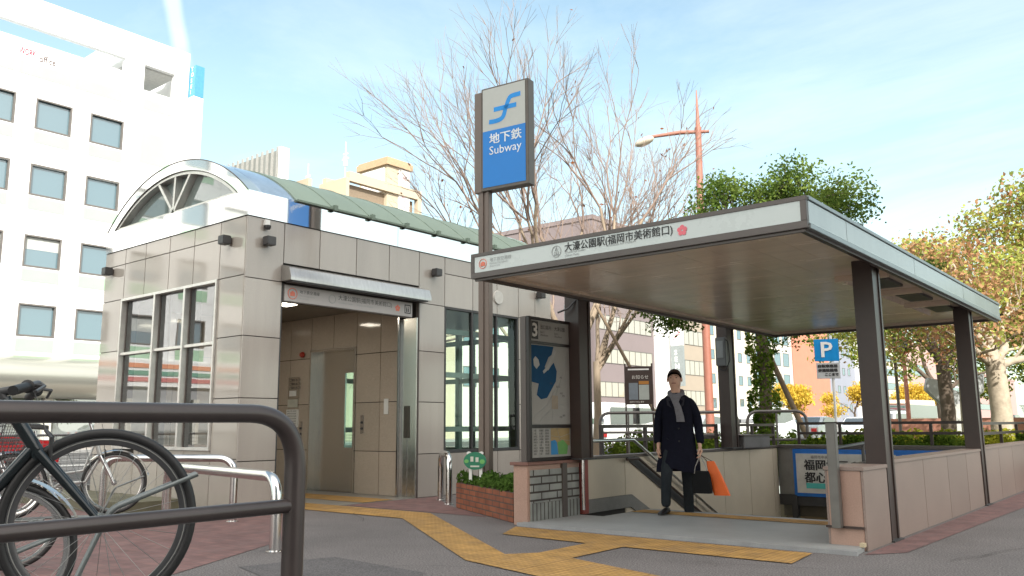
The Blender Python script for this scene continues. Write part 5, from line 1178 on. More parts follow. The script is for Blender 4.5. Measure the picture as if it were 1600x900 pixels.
for x,y,h in ((-48.6,39.6,22.6),(-49,36.5,20.2)):
    q=thing('roof_antenna','thin white antenna mast on the beige tower' if h>21 else 'short antenna mast on the beige terrace roof','antenna',(x,y,17)); MB().cyl((x,y,17),(x,y,h),.05,.03,8).box(x-.35,x+.35,y-.03,y+.03,h-1.4,h-1.3).box(x-.25,x+.25,y-.03,y+.03,h-1.0,h-.9).cyl((x,y,h-1.9),(x,y,h-1.2),.16,n=8).build('mast',m_white,q)
block('apartment_block','plain cream block between the beige tower and the mauve building',-62,-45,48.2,60,12.5,mat('plain_cream_wall',(.62,.60,.54),.7),3)
t=block('mauve_building','mauve brown office block with a hipped skyline and window bands',-58,-45,67.8,79.2,21.3,m_mv,6,fh=3.3,z0=3.8,wh=1.5,band=True,faces='E',glassm=m_lg)
MB().box(-45.6,-44.7,64.3,66.2,0,13.5).build('side_shaft',m_white,t)
block('narrow_white_building','narrow white tower beside the taupe banded block',-58,-45,79.4,83.0,20,m_white,0)
block('taupe_building','taupe office block with long rows of cream windows',-58,-45,83.2,91.2,20,m_bb,6,fh=3.45,z0=3.2,wh=1.7,band=True,glassm=m_lg)
t=thing('vertical_shop_sign','tall grey shop sign with white vertical lettering on the narrow white building','sign',(-44,81,5))
MB().box(-44.6,-43.2,82.2,82.6,5.2,9.6).build('grey_panel',mat('shop_sign_grey',(.22,.25,.25),.5),t); MB().box(-44.6,-43.2,82.2,82.6,9.62,11.6).build('white_panel',m_white,t)
MB().text('S\nE\nN\nO\nC',.75,Mx((-44.2,82.19,8.6),X,Z),bold=.02).build('lettering',m_white,t,smooth=False)
q=MB(); 
for i in range(4): q.box(-44.4+i*.25,-44.2+i*.25,82.17,82.2,10.2+i*.25,10.35+i*.25)
q.build('mark',mat('sign_pink_mark',(.6,.15,.2),.5),t)
block('cream_building','cream block with small square windows behind the ivy trunk',-60,-45,91.6,105,15,m_cr,5,fh=2.9,z0=3,wh=1.2,ww=1.2,gap=1.4)
block('balcony_building','pale block with stacked white balconies beside the terracotta tower',-60,-45,105.3,118.6,17,mat('pale_stone_wall',(.55,.53,.47),.7),5,fh=3.0,z0=3,wh=1.9,ww=2.2,gap=.9)
block('terracotta_building','terracotta red tower behind the blue parking sign',-60,-45,118.9,134.0,24,m_rb,0)
block('blue_grey_building','blue grey block right of the terracotta tower',-62,-46,134.3,150,17,m_gb,5,fh=3,z0=3,wh=1.2,ww=1.2,gap=1.5)
block('slim_white_building','slim white and red edged block before the front canopy post',-60,-45,150.3,160,19,m_white,0)
block('grid_building','cream block with gridded balconies just right of the front canopy post',-60,-45,160.4,180,18,m_cr,6,fh=2.6,z0=2,wh=1.3,ww=16,gap=1.5)
block('pink_building','dusty pink building with dark upper windows above the yellow panel',-60,-45,180.4,205,17,m_pk,3,fh=4.6,z0=6,wh=2.4,ww=14,gap=3)
block('distant_tower','far pale tower at the end of the avenue, nearest the gap of sky',-60,-44,206,232,17.5,m_white,5,wh=1.4,ww=18,gap=3)
block('distant_block','far brown block low at the end of the avenue',-60,-43,233,290,13,m_pk,3,wh=1.4,ww=40,gap=6)
block('yellow_hoarding','bright yellow panel wall beside the ginkgo trees',-45,-44.2,168,178,5.6,mat('yellow_panel',(0.75,0.50,0.01),.6),0,cat='wall')
# unseen block added behind the camera, sized to keep the station in shade
def sun_block():
    t=thing('shade_block','large unseen block added behind the viewer to shade the station','building',(0,0,0))
    b=MB(); ca=V((.78,-.625,0)); cp=V((.625,.78,0))
    def P(a,p,z): return tuple(ca*a+cp*p+V((0,0,z)))
    b.add([P(20,-13,0),P(36,-13,0),P(36,14,0),P(20,14,0),P(20,-13,28.5),P(36,-13,28.5),P(36,14,28.5),P(20,14,28.5)],[(0,3,2,1),(4,5,6,7),(0,1,5,4),(1,2,6,5),(2,3,7,6),(3,0,4,7)]); b.build('wall',mat('shade_block_wall',(.55,.52,.47),.7),t)
    for fl in range(8):
        q=MB(); z=3.6+fl*3.1; q.add([P(19.95,-12,z),P(19.95,13,z),P(19.95,13,z+1.5),P(19.95,-12,z+1.5)],[(0,1,2,3)]); q.build('window_band',m_wg,t,smooth=False)
sun_block()

# ================================================================ street furniture
t=thing('street_lamp','tall rusty red street lamp with pointed finial and side lantern','street lamp',(-11.9,24.25,0))
m_lp=mat('rust_red_lamp_paint',(0.33,0.13,0.09),.5,var=.08)
MB().tube([(-11.9,24.25,0),(-11.9,24.25,8),(-11.86,24.25,10.4)],[.14,.12,.10],14).build('pole',m_lp,t)
MB().tube([(-11.86,24.25,10.4),(-11.86,24.25,10.7),(-11.86,24.25,10.75),(-11.86,24.25,12.0)],[.10,.11,.07,.015],12).build('finial',m_lp,t)
ld=V((-1.9,-1.02,0)).normalized()
MB().tube([V((-11.86,24.25,10.55))-ld*.35,V((-11.86,24.25,10.58))+ld*.6,V((-11.86,24.25,10.50))+ld*1.55],[.05,.07,.05],10).build('arm',m_lp,t)
q=sph((0,0,0),1,10,(.34,.2,.14)); Mt=Matrix.Translation(V((-11.86,24.25,10.36))+ld*1.75)@Matrix.Rotation(math.atan2(ld.y,ld.x),4,'Z')@Matrix.Rotation(.35,4,'Y'); q.v=[tuple(Mt@V(v)) for v in q.v]; q.build('lantern',mat('lantern_cream',(.55,.5,.40),.35),t)
# parking sign
t=thing('parking_sign','blue parking sign with white P and small white plate on a thin white pole','sign',(-5.44,16.1,0))
Dx=V((.90,.436,0)).normalized(); Dn=V((.436,-.90,0)).normalized()
a0=math.atan2(Dx.y,Dx.x)
MB().cyl((-5.36,16.14,0),(-5.36,16.14,2.75),.025,n=12).build('pole',m_white,t)
MB().obox(tuple(V((-5.44,16.1,2.47))+Dn*.03),.44,.012,.42,a0).build('blue_plate',mat('parking_blue',(0.0,0.24,0.60),.4),t,bevel=.003)
MB().obox(tuple(V((-5.43,16.1,2.08))+Dn*.03),.42,.012,.30,a0).build('white_plate',mat('plate_white',(.50,.52,.53),.4),t,bevel=.003)
def PM(u,z): return Mx(V((-5.44,16.1,z))+Dn*.050+Dx*u,Dx,Z)
MB().text('P',.40,PM(-.10,2.335),bold=.006,w=.21,h=.29).build('letter',m_white,t,smooth=False)
MB().text('自転車専用',.062,PM(-.17,2.145),w=.34,heavy=.005).text('歩道駐輪場',.062,PM(-.17,2.065),w=.34,heavy=.005).text('ここまで',.062,PM(-.06,1.985),heavy=.005).build('lettering',m_ink,t,smooth=False)
# notice board
t=thing('notice_board','dark brown framed notice board on two posts behind the left stair rail','notice board',(-9.18,15.47,0))
A=V((-9.43,15.33,0)); Bv=V((-8.95,15.62,0)); dx=(Bv-A).normalized(); an=math.atan2(dx.y,dx.x); nn=V((dx.y,-dx.x,0)); mid=(A+Bv)/2
for p_ in (A,Bv): MB().obox((p_.x,p_.y,1.19),.035,.035,2.38,an).build('post',m_brown,t)
MB().obox((mid.x,mid.y,1.92),.53,.03,.80,an).build('board',m_brown,t); 
def nb(u0,u1,z0,z1,m,nm): 
    c=mid+dx*((u0+u1)/2)+nn*.018; MB().obox((c.x,c.y,(z0+z1)/2),u1-u0,.006,z1-z0,an).build(nm,m,t)
nb(-.22,.22,2.24,2.27,m_white,'header_strip'); nb(-.21,-.02,1.62,1.97,mat('notice_blue_grey',(.16,.19,.22),.4),'notice'); nb(.0,.21,1.62,1.93,mat('notice_pale',(.33,.36,.34),.4),'notice'); nb(.0,.21,1.94,2.01,mat('notice_orange',(.35,.15,.03),.4),'notice')
MB().text('お知らせ',.09,Mx(mid-dx*.15+nn*.02+V((0,0,2.06)),dx,Z)).text('福岡市 中央区 管理',.035,Mx(mid-dx*.2+nn*.02+V((0,0,1.56)),dx,Z)).build('lettering',m_signw2,t,smooth=False)
# roadside and stairwell railings
def prail(label,a,b_,h,r,name='guard_rail',mids=(),posts=3,m=m_brown,group='brown guard rails behind the stairs',z0=0):
    a=V((*a,z0)); b_=V((*b_,z0)); t=thing(name,label,'guard rail',tuple((a+b_)/2),group)
    MB().tube(roundpath([a,a+V((0,0,h)),b_+V((0,0,h)),b_],.22,8),r,14).build('frame_tube',m,t)
    for mz in mids: MB().tube([a+V((0,0,mz)),b_+V((0,0,mz))],r*.8,10).build('mid_rail',m,t)
    for i in range(posts): p=a+(b_-a)*((i+1)/(posts+1)); MB().tube([p,p+V((0,0,h))],r*.6,10).build('post',m,t)
    return t
m_gr2=mat('grey_brown_rail',(0.13,0.12,0.115),.35,.3)
prail('round cornered pipe rail behind the notice board',(-9.35,14.2),(-7.9,15.06),1.335,.03,mids=(.95,),posts=2,m=m_gr2)
prail('round cornered pipe rail directly behind the man',(-7.75,15.0),(-7.0,15.46),1.33,.03,mids=(.9,),posts=0,m=m_gr2)
prail('round cornered pipe rail between the far left post and the ivy trunk',(-6.85,15.55),(-5.85,15.97),1.335,.03,mids=(.8,),posts=1,m=m_gr2)
def flat(label,a,b_,zs_,posts,z0,group='flat dark rails on the stairwell edge',sz=.045):
    a=V((*a,0)); b_=V((*b_,0)); an=math.atan2(b_.y-a.y,b_.x-a.x); t=thing('edge_railing',label,'railing',tuple((a+b_)/2+V((0,0,z0))),group); Ln=(b_-a).length; mid=(a+b_)/2
    for z in zs_: MB().obox((mid.x,mid.y,z),Ln+sz,sz,sz,an).build('rail',m_brown,t)
    for i in range(posts): p=a+(b_-a)*(i/(posts-1)); MB().obox((p.x,p.y,(z0+zs_[0])/2),sz*.98,sz*.98,zs_[0]-z0-sz,an).build('post',m_brown,t)
flat('flat dark railing on top of the lintel above the blue poster',(-5.6,14.86),(-2.72,14.86),(1.10,.93),5,.72)
flat('flat dark railing along the left stair wall between the left posts',(-6.04,9.2),(-6.04,12.5),(1.08,.90),4,.70)
flat('dark railing along the left stair wall beyond the far left post',(-6.04,12.95),(-6.04,14.8),(1.08,.90),3,.70)
flat('flat dark railing behind the right parapet, between and beyond the right posts',(-2.75,15.05),(-2.75,21.4),(1.08,.92),5,.1)
# grey utility box at the back corner of the stairs
q=thing('utility_cabinet','small grey slatted cabinet standing at the back left corner of the stairs','cabinet',(-5.75,14.2,.71))
MB().box(-6.12,-5.78,12.95,14.0,.715,.90).build('body',mat('cabinet_grey',(.15,.145,.15),.5,dirt=.2),q,bevel=.01); MB().box(-6.14,-5.76,12.93,14.02,.90,.925).build('lid',m_brownf,q)
# hedge/plant strips
def strip_leaves(name,label,cat,x0,x1,y0,y1,z0,z1,n,size,m,seed):
    r=np.random.default_rng(seed); u=r.uniform(size=(n,3)); P=np.stack([x0+(x1-x0)*u[:,0],y0+(y1-y0)*u[:,1],z0+(z1-z0)*np.sqrt(u[:,2])*(.8+.25*np.sin(u[:,0]*14+3)*np.sin(u[:,1]*9))],1)
    o=leaf_mesh(P,size,name,m,rng=r,up=.5); return tag(o,label,cat,kind='stuff')
m_hl=leafmat('hedge_leaves',(0.035,0.085,0.012),(0.16,0.21,0.03)); m_hy=leafmat('hedge_leaves_yellow',(0.10,0.14,0.01),(0.30,0.28,0.03))
strip_leaves('hedge','low green hedge growing behind the stairwell railings','hedge',-10.5,-6.3,15.9,17.3,0.0,.95,9000,.05,m_hl,1)
strip_leaves('hedge','green shrubs just behind the blue poster lintel','hedge',-5.9,-2.9,15.25,16.2,.1,.92,8000,.045,m_hl,2)
strip_leaves('hedge','yellowish hedge along the park edge behind the right railing','hedge',-7.0,-2.8,19.5,23,0.0,.92,13000,.05,m_hy,3)
strip_leaves('ground_cover','clumps of green ground cover around the foot of the autumn tree','ground cover',-2.75,-2.3,18.0,22.5,.5,.98,5000,.045,m_hl,4)
strip_leaves('ground_cover','green ground cover under the far park trees','ground cover',-14,-1.5,34,90,0.0,.5,16000,.16,m_hy,6)

# ================================================================ trees
def grow(p,d,L_,r,depth,out,tips,R,spread=.5,up=.15,ratio=.72,nb=(2,3),gn=.18,minr=.006,dec=.68,kf=.72):
    n_=max(2,min(5,int(L_/.35)+1)); pts=[p]; q=p; dd=d
    for i in range(n_):
        dd=(dd+V((R.gauss(0,gn),R.gauss(0,gn),R.gauss(0,gn)+up*.3))).normalized(); q=q+dd*(L_/n_); pts.append(q)
    r1=r*dec; out.append((pts,[r+(r1-r)*i/n_ for i in range(n_+1)],depth))
    if depth==0 or r1<minr: tips.append((q,dd)); return
    k=R.randint(*nb)
    for j in range(k):
        ax=dd.orthogonal().normalized(); ax.rotate(Quaternion(dd,R.uniform(0,6.28)))
        a=R.uniform(.35,1.0)*spread; nd_=dd.copy(); nd_.rotate(Quaternion(ax,a)); nd_=(nd_+V((0,0,up))).normalized()
        grow(q,nd_,L_*ratio*R.uniform(.8,1.15),r1*(.88 if j==0 else kf),depth-1,out,tips,R,spread,up,ratio,nb,gn,minr,dec,kf)
    if depth>=2 and R.random()<.7:
        m_=pts[len(pts)//2]; ax=dd.orthogonal().normalized(); ax.rotate(Quaternion(dd,R.uniform(0,6.28))); nd_=dd.copy(); nd_.rotate(Quaternion(ax,spread*1.3)); grow(m_,nd_,L_*.6,r*.35,max(0,depth-2),out,tips,R,spread,up,ratio,nb,gn,minr,dec,kf)
def wood(out,name,m,parent,lo=None):
    b=MB()
    for pts,rs,dp in out: b.tube(pts,rs,10 if rs[0]>.08 else (6 if rs[0]>.025 else 4),caps=False)
    return b.build(name,m,parent,angle=80,recalc=False)
m_bark=mat('grey_tan_bark',(0.30,0.235,0.17),.9,var=.3,scale=4,bump=.6,bscale=25,stretch=(1,1,.25),dirt=.3)
m_twig=mat('brownish_twigs',(0.25,0.185,0.15),.9,var=.2,scale=3)
m_barkd=mat('dark_bark',(0.10,0.075,0.055),.9,var=.3,scale=5,bump=.6,bscale=30,stretch=(1,1,.3)); m_barkl=mat('pale_mottled_bark',(0.37,0.31,0.23),.85,var=.28,scale=4,bump=.5,bscale=18,dirt=.35)
def bare(label,base,limbs,seed,L0,r0,depth,spread,trunk_h,tr,leaves=40):
    R=random.Random(seed); t=thing('bare_tree',label,'tree',base,'bare winter trees'); out=[];tips=[]
    b0=V(base); tp=b0+V((R.uniform(-.1,.1),0,trunk_h)); T=[([b0,b0+(tp-b0)*.5+V((.05,0,0)),tp],[tr*1.25,tr,tr*.9],9)]
    for dx_,dy,dz,k in limbs: grow(tp-V((0,0,R.uniform(0,.3))),V((dx_,dy,dz)).normalized(),L0*k,r0,depth,out,tips,R,spread=spread,up=.07,ratio=.76,gn=.085,minr=.0034,nb=(2,3),dec=.75,kf=.76)
    wood(T+[o for o in out if o[2]>=depth-1],'trunk',m_bark,t); wood([o for o in out if o[2]<depth-1],'crown',m_twig,t)
    if leaves:
        c=[tuple(R.choice(tips)[0]) for _ in range(leaves)]; leaf_mesh(c,.05,'last_leaves',leafmat('dry_leaves',(0.16,.05,.02),(.28,.10,.03)),t)
    return t
# limb directions mix: image right = (.775,.632), away = (-.632,.775)
def IR(a,b_,c): return (a*.775-b_*.632, a*.632+b_*.775, c)
bare('tallest bare tree with pale spreading limbs behind the subway sign',(-11.6,16.6,0),[IR(-.95,.1,.80)+(1.1,),IR(-.75,-.2,1.1)+(1.1,),IR(-.42,-.3,1.3)+(1.1,),IR(-.15,.2,1.5)+(1.15,),IR(.12,-.1,1.6)+(1.2,),IR(.35,.3,1.35)+(1.05,),IR(-1.0,.2,.65)+(.85,)],11,2.0,.078,7,.50,2.6,.15,leaves=40)
bare('smaller bare tree leaning right below the street lamp arm',(-12.0,18.0,0),[IR(.75,.1,1.2)+(1.15,),IR(.45,-.2,1.4)+(1.2,),IR(.15,.2,1.5)+(1.1,),IR(1.0,.1,.9)+(1.0,),IR(.6,.3,1.3)+(1.1,)],23,1.6,.06,6,.50,2.7,.10,leaves=70)
def leafy(name,label,base,limbs,seed,L0,r0,depth,spread,trunk_h,tr,lm,nleaf,lsize,sig,group=None,bark=None,lean=(0,0),up=.05,ratio=.74,tipfrac=1.0,twoleaf=None,nbr=(2,3)):
    R=random.Random(seed); rg=np.random.default_rng(seed); t=thing(name,label,'tree',base,group); out=[];tips=[]
    b0=V(base); tp=b0+V((lean[0],lean[1],trunk_h)); T=[([b0,b0+(tp-b0)*.15,b0+(tp-b0)*.5+V((.04,.03,0)),tp],[tr*1.5,tr*1.15,tr,tr*.92],9)]
    for dx_,dy,dz,k in limbs: grow(tp-V((0,0,R.uniform(0,.25))),V((dx_,dy,dz)).normalized(),L0*k,r0,depth,out,tips,R,spread=spread,up=up,ratio=ratio,gn=.16,minr=.004,nb=nbr)
    wood(T+[o for o in out if o[2]>=depth],'trunk',bark or m_bark,t); wood([o for o in out if o[2]<depth],'limbs',bark or m_bark,t)
    tp_=np.array([tuple(p) for p,_ in tips]); 
    def lv(n,m,nm,mask=None):
        src=tp_ if mask is None else tp_[mask(tp_)]
        if len(src)==0: return
        cl=src[rg.integers(0,len(src),n)]; cw=np.clip(rg.normal(size=(n,3)),-1.5,1.5)*np.array([sig,sig,sig*.7]); leaf_mesh(cl+cw,lsize,nm,m,t,rng=rg,up=.4)
    if twoleaf:
        ct=tp_.mean(0); lv(int(nleaf*twoleaf[1]),twoleaf[0],'crown',None)
        lv(nleaf-int(nleaf*twoleaf[1]),lm,'crown',None)
    else: lv(nleaf,lm,'crown')
    return t
m_lg1=leafmat('evergreen_leaves',(0.045,0.10,0.018),(0.20,0.26,0.06)); m_lau=leafmat('rust_leaves',(0.36,0.17,0.10),(0.50,0.33,0.16)); m_lyg=leafmat('yellow_green_leaves',(0.22,0.30,0.07),(0.52,0.50,0.13)); m_lgk=leafmat('ginkgo_leaves',(0.52,0.34,0.04),(0.72,0.56,0.10))
leafy('evergreen_tree','broad leaved evergreen tree rising over the canopy roof',(-7.35,17.6,0),[IR(.8,.2,.65)+(1.05,),IR(-.7,.2,.75)+(1.05,),IR(-.25,.1,1.1)+(1.0,),IR(.25,-.1,1.1)+(1.0,),IR(.5,-.4,.8)+(1.,),IR(1.1,.1,.40)+(1.15,),IR(-.3,.5,.9)+(1.,),IR(.55,.4,.9)+(1.05,),IR(-.9,-.1,.4)+(.8,)],5,1.15,.06,3,.62,3.9,.13,m_lg1,40000,.042,.24,bark=m_barkd,up=.02,ratio=.70,nbr=(3,4))
# ivy on its trunk
rg=np.random.default_rng(9); a_=rg.uniform(0,6.28,2600); hh=rg.uniform(.6,3.7,2600); rr_=.15+.10*rg.uniform(0,1,2600)+.10*(np.sin(hh*5)>.3)
iv=leaf_mesh(np.stack([-7.35+rr_*np.cos(a_),17.6+rr_*np.sin(a_),hh],1),.05,'ivy',m_hl,rng=rg); tag(iv,'green ivy wrapped around the evergreen trunk','ivy',kind='stuff')
AG='autumn trees in the park'
leafy('autumn_tree','pale trunked tree with rust red leaves at the right edge',(-3.9,23.7,0),[IR(-.55,.2,.9)+(1.1,),IR(.5,.2,1.0)+(1.1,),IR(.05,.3,1.2)+(1.0,),IR(1.0,.0,.6)+(1.1,),IR(-.9,-.2,.6)+(.95,)],31,1.12,.12,4,.62,2.6,.24,m_lau,12000,.062,.34,group=AG,bark=m_barkl,twoleaf=(m_lyg,.35))
leafy('autumn_tree','yellow green tree just left of the rust red one',(-5.9,27.5,0),[IR(-.7,.2,1.0)+(1.15,),IR(.2,.2,1.3)+(1.2,),IR(.8,.1,1.)+(1.1,),IR(-.2,.5,1.1)+(1.1,)],37,1.25,.11,4,.62,2.9,.20,m_lyg,11000,.07,.40,group=AG,bark=m_barkd,twoleaf=(m_lau,.12))
leafy('autumn_tree','tall yellow and rust tree behind the right edge of the canopy',(-2.2,29.5,0),[IR(-.5,.2,1.2)+(1.2,),IR(.5,.2,1.2)+(1.2,),IR(0,.3,1.4)+(1.1,)],41,1.45,.12,4,.64,3.1,.22,m_lyg,11000,.075,.42,group=AG,bark=m_barkl,twoleaf=(m_lau,.25))
leafy('autumn_tree','distant olive tree filling the gap below the canopy corner',(-9.0,41,0),[IR(-.5,.2,1.2)+(1.2,),IR(.5,.2,1.0)+(1.2,),IR(0,.3,1.4)+(1.1,),IR(1,.1,.6)+(1,)],43,1.7,.11,4,.65,2.4,.2,m_lyg,16000,.10,.4,group=AG,bark=m_barkd,twoleaf=(m_hl,.5))
leafy('autumn_tree','low green and gold tree beyond the leaning bicycle',(-1.2,36,0),[IR(-.7,.2,.9)+(1.2,),IR(.7,.2,.9)+(1.2,),IR(0,.3,1.2)+(1.1,),IR(-1.1,0,.3)+(1.1,)],47,1.7,.11,4,.65,1.8,.2,m_lyg,18000,.10,.42,group=AG,bark=m_barkd,twoleaf=(m_hl,.4))
for i,(x,y,h,lab) in enumerate(((-36,92,6.2,'golden ginkgo seen just right of the ivy trunk'),(-36,116,7.4,'golden ginkgo in front of the blue grey building'),(-36,143,8.4,'golden ginkgo right of the front canopy post'),(-36,158,8.0,'golden ginkgo beside the yellow panel'))):
    k_=h/7.0
    leafy('ginkgo_tree',lab,(x,y,.0),[IR(-.4,.2,1.3)+(1.,),IR(.4,.2,1.3)+(1.,),IR(0,.3,1.5)+(1.,),IR(.1,-.4,1.2)+(1.,)],60+i,1.35*k_,.09,3,.5,2.2*k_,.16,m_lgk,5000,.15,.55,group='ginkgo trees along the avenue',bark=m_barkd)
# young staked trees: leaning prop poles
pole_m=mat('weathered_log',(0.20,0.15,0.10),.9,var=.2,scale=6,stretch=(1,1,.2))
for lab,p0,p1,r_ in (('thick leaning prop log between the ivy trunk and the parking sign',(-7.1,20.2,0),(-8.6,19.2,4.6),.07),('thin leaning prop pole behind the notice board',(-9.0,17.2,0),(-10.9,16.5,3.9),.045),('slanting grey prop pole just left of the far left post',(-8.3,18.5,0),(-7.65,18.8,2.4),.035)):
    tag(MB().tube([p0,[(a+b_)/2 for a,b_ in zip(p0,p1)],p1],[r_,r_*.9,r_*.8],10).build('prop_pole',pole_m),lab,'pole',group='tree prop poles')
def plain_tree(name,label,x,y,h,r,m=m_barkl):
    return tag(MB().tube([(x,y,0),(x+.05,y,h*.5),(x-.1,y+.1,h)],[r*1.2,r,r*.8],12).build(name,m),label,'tree trunk',group='bare trunks in the park')
plain_tree('tree_trunk','pale slim trunk left of the far right canopy post',-4.9,24.8,6,.10); plain_tree('tree_trunk','pale trunk immediately right of the far right canopy post',-4.35,22.6,5,.09)
# poles along the avenue
for lab,x,y,h in (('rusty thin pole in the distance with the round sign, below the canopy',-8.6,34,5.0),('grey utility pole left of the sky gap',-8.3,38,5.6)):
    tag(MB().cyl((x,y,0),(x,y,h),.09,.06,10).build('utility_pole',m_lp if 'rusty' in lab else mat('pole_brown_grey',(.30,.24,.2),.7)),lab,'pole')
t=thing('round_sign','round white sign with a red ring below the canopy corner','sign',(-7.33,29.09,0))
sdx=V((.9,.436,0)).normalized(); sn=V((.436,-.9,0))
MB().cyl((-7.6,28.96,0),(-7.6,28.96,3.9),.05,n=10).build('pole',m_brownf,t)
Ms=Mx(V((-7.33,29.02,3.55)),sdx,Z)
def flatdisc(r0,r1,z,m,nm):
    b=MB(); vs=[]; n_=28
    for i in range(n_): a=6.2832*i/n_; vs+= [Ms@V((r0*math.cos(a),r0*math.sin(a),z)),Ms@V((r1*math.cos(a),r1*math.sin(a),z)),Ms@V((r1*math.cos(a),r1*math.sin(a),z-.02)),Ms@V((r0*math.cos(a),r0*math.sin(a),z-.02))]
    b.add(vs,[(i*4+k_,((i+1)%n_)*4+k_,((i+1)%n_)*4+(k_+1)%4,i*4+(k_+1)%4) for i in range(n_) for k_ in range(4)]); b.build(nm,m,t,smooth=False)
flatdisc(.0,.19,.0,m_white,'face'); flatdisc(.19,.26,.004,m_redsign,'ring'); MB().text('40',.22,Ms@Matrix.Translation((-.14,-.08,.012)),w=.27,h=.16).build('numerals',m_blue,t,smooth=False)
MB().tube([(-7.6,28.96,3.75),tuple(V((-7.33,29.08,3.75)))],.02,8).build('arm',m_brownf,t)
for i,(xa,za,xb,zb) in enumerate(((-8.3,5.3,-5.2,5.2),(-8.3,5.0,-5.2,4.9),(-8.3,4.6,-5.2,4.5))):
    pts=[(-8.3+(3.3)*k_/8, 38-(6.0)*k_/8, za+(zb-za)*k_/8-.25*math.sin(math.pi*k_/8)) for k_ in range(9)]
    tag(MB().tube(pts,.012,5).build('overhead_cable',m_dark),('upper','middle','lower')[i]+' one of three overhead cables below the canopy corner','cable',group='overhead cables in the park street')
# sculpture
t=thing('stone_sculpture','grey winged stone sculpture on a pale plinth in the park','sculpture',(-6.5,31.3,0))
MB().obox((-6.55,31.32,.85),.52,.5,1.7,.4).build('plinth',mat('plinth_stone',(.45,.45,.42),.7,fine=.1),t,bevel=.02)
q=MB(); Mq=Matrix.Translation((-6.5,31.3,1.65))@Matrix.Rotation(.45,4,'Z')
q.prism([(-.75,.95),(-.85,.55),(-.35,.0),(.35,.0),(.95,.45),(1.0,1.05),(.45,.75),(.25,.42),(.0,.55),(-.35,.85)],'y',-.16,.16); q.v=[tuple(Mq@V(v)) for v in q.v]; q.build('figure',mat('grey_stone',(.33,.34,.34),.6,fine=.1),t,bevel=.03)
# leaning bicycle at the right edge
R_AX=.34
bicycle('bicycle','dark city bicycle leaning by the autumn tree at the right edge',('charcoal',(0.03,0.03,0.035)),(-2.0,18.25,.42),math.radians(125),0,city=True,basket=True)
tag(MB().box(-2.33,-1.2,17.2,19.0,.0,.42).build('stone_ledge',m_pink,bevel=.01),'low stone ledge beyond the parapet at the right edge','ledge')
# low brick wall fragments in the park
tag(MB().box(-9.2,-4.2,33.6,33.9,0,1.25).build('park_wall',mat('park_red_brick',(.36,.16,.11),.8,var=.15)),'low red brick wall in the park behind the sculpture','wall')

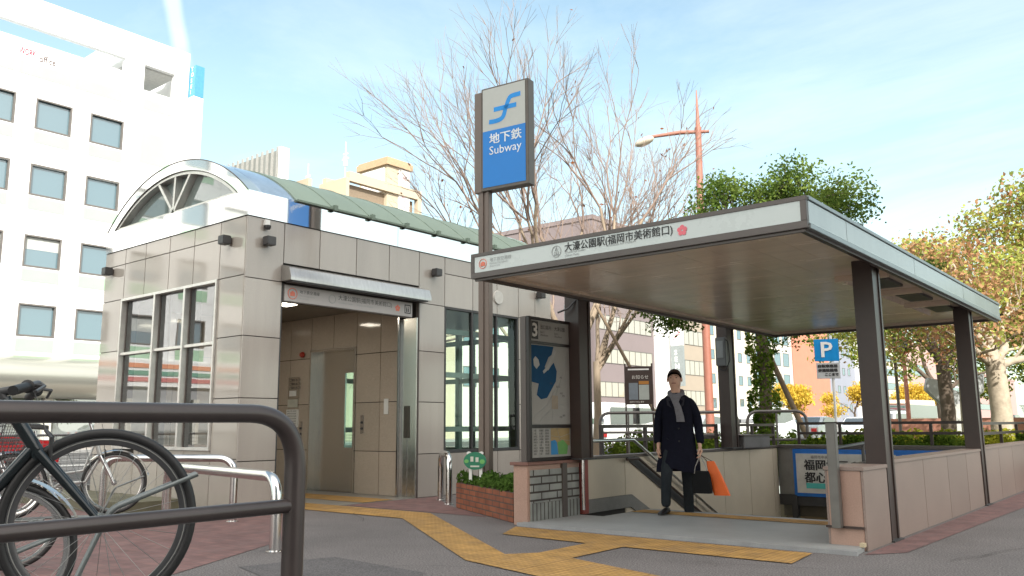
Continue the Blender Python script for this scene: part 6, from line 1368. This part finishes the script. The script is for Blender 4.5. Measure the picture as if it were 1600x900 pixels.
# ================================================================ cars
def car(label,x,y,col,kind='sedan',heading=1,group='cars on the avenue'):
    t=thing('taxi' if kind=='taxi' else ('bus' if kind=='bus' else 'parked_car' if kind=='parked' else 'car'),label,'bus' if kind=='bus' else 'car',(0,0,0),group)
    if kind=='bus':
        Lc,Wc=10.0,2.5; prof=[(-5,.4),(5,.4),(5,1.6),(4.85,3.0),(-5,3.1)]; gl=[(-4.7,1.5),(4.7,1.5),(4.6,2.6),(-4.7,2.6)]
    elif kind=='van':
        Lc,Wc=4.6,1.75; prof=[(-2.25,.32),(2.25,.32),(2.28,.85),(2.0,1.05),(1.45,1.75),(1.2,1.9),(-2.1,1.92),(-2.25,1.6)]; gl=[(-2.0,1.12),(1.72,1.12),(1.33,1.72),(-1.98,1.74)]
    else:
        Lc,Wc=4.6,1.72; prof=[(-2.28,.32),(2.28,.32),(2.32,.62),(2.2,.82),(1.1,.95),(.45,1.42),(-.2,1.48),(-.95,1.44),(-1.65,1.0),(-2.25,.92)]; gl=[(-1.45,.98),(.95,.98),(.40,1.38),(-.2,1.43),(-.90,1.39)]
    cm=mat('car_paint_'+col[0],col[1],.25,.1,var=.02,coat=.6); b=MB(); w2=Wc/2
    zmax=max(z for _,z in prof); n_=len(prof); vs=[]
    for s_,k in ((-1,1.0),(-.86,0.0),( .86,0.0),(1,1.0)):
        for x_,z in prof: 
            taper=1-.16*max(0,(z-.9))/(zmax-.9+1e-6) if zmax>.9 else 1
            vs.append((x_*(.985 if k else 1),s_*w2*taper,z-(.03 if k and z>1.2 else 0)))
    fs=[(j*n_+i,j*n_+(i+1)%n_,(j+1)*n_+(i+1)%n_,(j+1)*n_+i) for j in range(3) for i in range(n_)]+[tuple(range(n_-1,-1,-1)),tuple(3*n_+i for i in range(n_))]
    b.add(vs,fs).build('body',cm,t,bevel=.03)
    gm=glass('car_glass',(0,0,0),.25,body=(.03,.035,.04)); g_=MB()
    for s_ in (-1,1): g_.prism(gl,'y',s_*(w2*.925),s_*(w2*.925)+s_*.012 if kind!='bus' else s_*(w2+.01))
    g_.build('side_window',gm,t)
    if kind not in ('bus',):
        if kind=='van': g_=MB().add([(1.98,-.72,1.10),(1.98,.72,1.10),(1.50,.66,1.73),(1.50,-.66,1.73)],[(0,1,2,3)]).add([(-2.275,-.7,1.15),(-2.275,.7,1.15),(-2.2,.65,1.7),(-2.2,-.65,1.7)],[(0,1,2,3)])
        else: g_=MB().add([(1.10,-.70,.99),(1.10,.70,.99),(.52,.62,1.40),(.52,-.62,1.40)],[(0,1,2,3)]).add([(-1.64,-.68,1.04),(-1.64,.68,1.04),(-1.03,.6,1.42),(-1.03,-.6,1.42)],[(0,1,2,3)])
    else: g_=MB().box(5.0,5.02,-1.1,1.1,1.4,2.7).box(-5.02,-5.0,-1.0,1.0,1.6,2.7)
    g_.build('windscreen',gm,t,recalc=False)
    xs_=(Lc/2-.85,-Lc/2+.8)
    for x_ in xs_:
        for s_ in (-1,1):
            w_=MB().ring([(0,-.1),(.2,-.1),(.31,-.09),(.33,-.05),(.33,.05),(.31,.09),(.2,.1),(0,.1)],(x_,s_*(w2-.08),.33),20,'y').build('wheel',m_black,t); MB().ring([(0,-.11),(.19,-.108),(.19,.108),(0,.11)],(x_,s_*(w2-.08),.33),14,'y').build('rim',m_steelb,w_)
    for s_ in (-1,1): MB().box(Lc/2-.08,Lc/2+.01,s_*.62-.18,s_*.62+.18,.62,.76).build('headlight',mat('headlight',(.8,.8,.8),.1),t); MB().box(-Lc/2-.01,-Lc/2+.08,s_*.66-.14,s_*.66+.14,.66,.84).build('tail_light',mat('tail_light',(.4,.02,.02),.2),t)
    if kind=='taxi': MB().box(-.15,.1,-.25,.25,1.48,1.62).build('roof_light',m_white,t,bevel=.02)
    t.matrix_basis=Matrix.Translation((x,y,0.006))@Matrix.Rotation(math.pi/2*(heading),4,'Z'); return t
W_=('white',(.8,.8,.79)); SV=('silver',(.45,.47,.48)); DK=('dark',(.04,.045,.05))
car('white van behind the rail left of the notice board',-17.6,28.2,W_,'van',1)
car('silver sedan seen between the notice board and the man',-17.2,34,SV,'sedan',1)
car('white van between the man and the far left post',-17.3,41.5,W_,'van',1)
car('silver hatchback just right of the ivy trunk',-16.8,47.3,SV,'sedan',1)
car('white sedan below the parking sign',-17.0,55.5,W_,'sedan',-1)
car('small white van right of the parking sign pole',-17.2,63,W_,'van',-1)
car('white and orange bus left of the front canopy post',-20.2,80,('orange_white',(.78,.62,.45)),'bus',-1)
car('white taxi right of the front canopy post',-20.0,95,W_,'taxi',-1)
car('dark lorry sized van far down the avenue',-17.5,112,DK,'van',-1)
car('red car parked beyond the bicycles at the left edge',-21.0,6.2,('red',(.62,.02,.03)),'parked',1)
car('dark sedan parked across the avenue before the white office block',-38.5,12,DK,'sedan',1)
car('silver van across the avenue near the shopfront',-38.5,2,SV,'van',1)
# low fence at the left pavement edge
t=thing('mesh_fence','grey mesh fence panel at the left pavement edge beyond the bicycles','fence',(-14.7,3,0))
q=MB()
for y in range(-9,16,2): q.box(-14.72,-14.68,y-.02,y+.02,0,1.0)
q.build('post',m_brownf,t); q=MB()
for i in range(15): q.cyl((-14.7,-9,.1+i*.063),(-14.7,15,.1+i*.063),.004,n=4)
for i in range(240): q.cyl((-14.7,-9+i*.1,.08),(-14.7,-9+i*.1,.98),.003,n=4)
q.cyl((-14.7,-9,1.0),(-14.7,15,1.0),.02,n=8); q.build('mesh',mat('fence_grey',(.25,.25,.25),.5,.3),t)
bpy.context.view_layer.update()
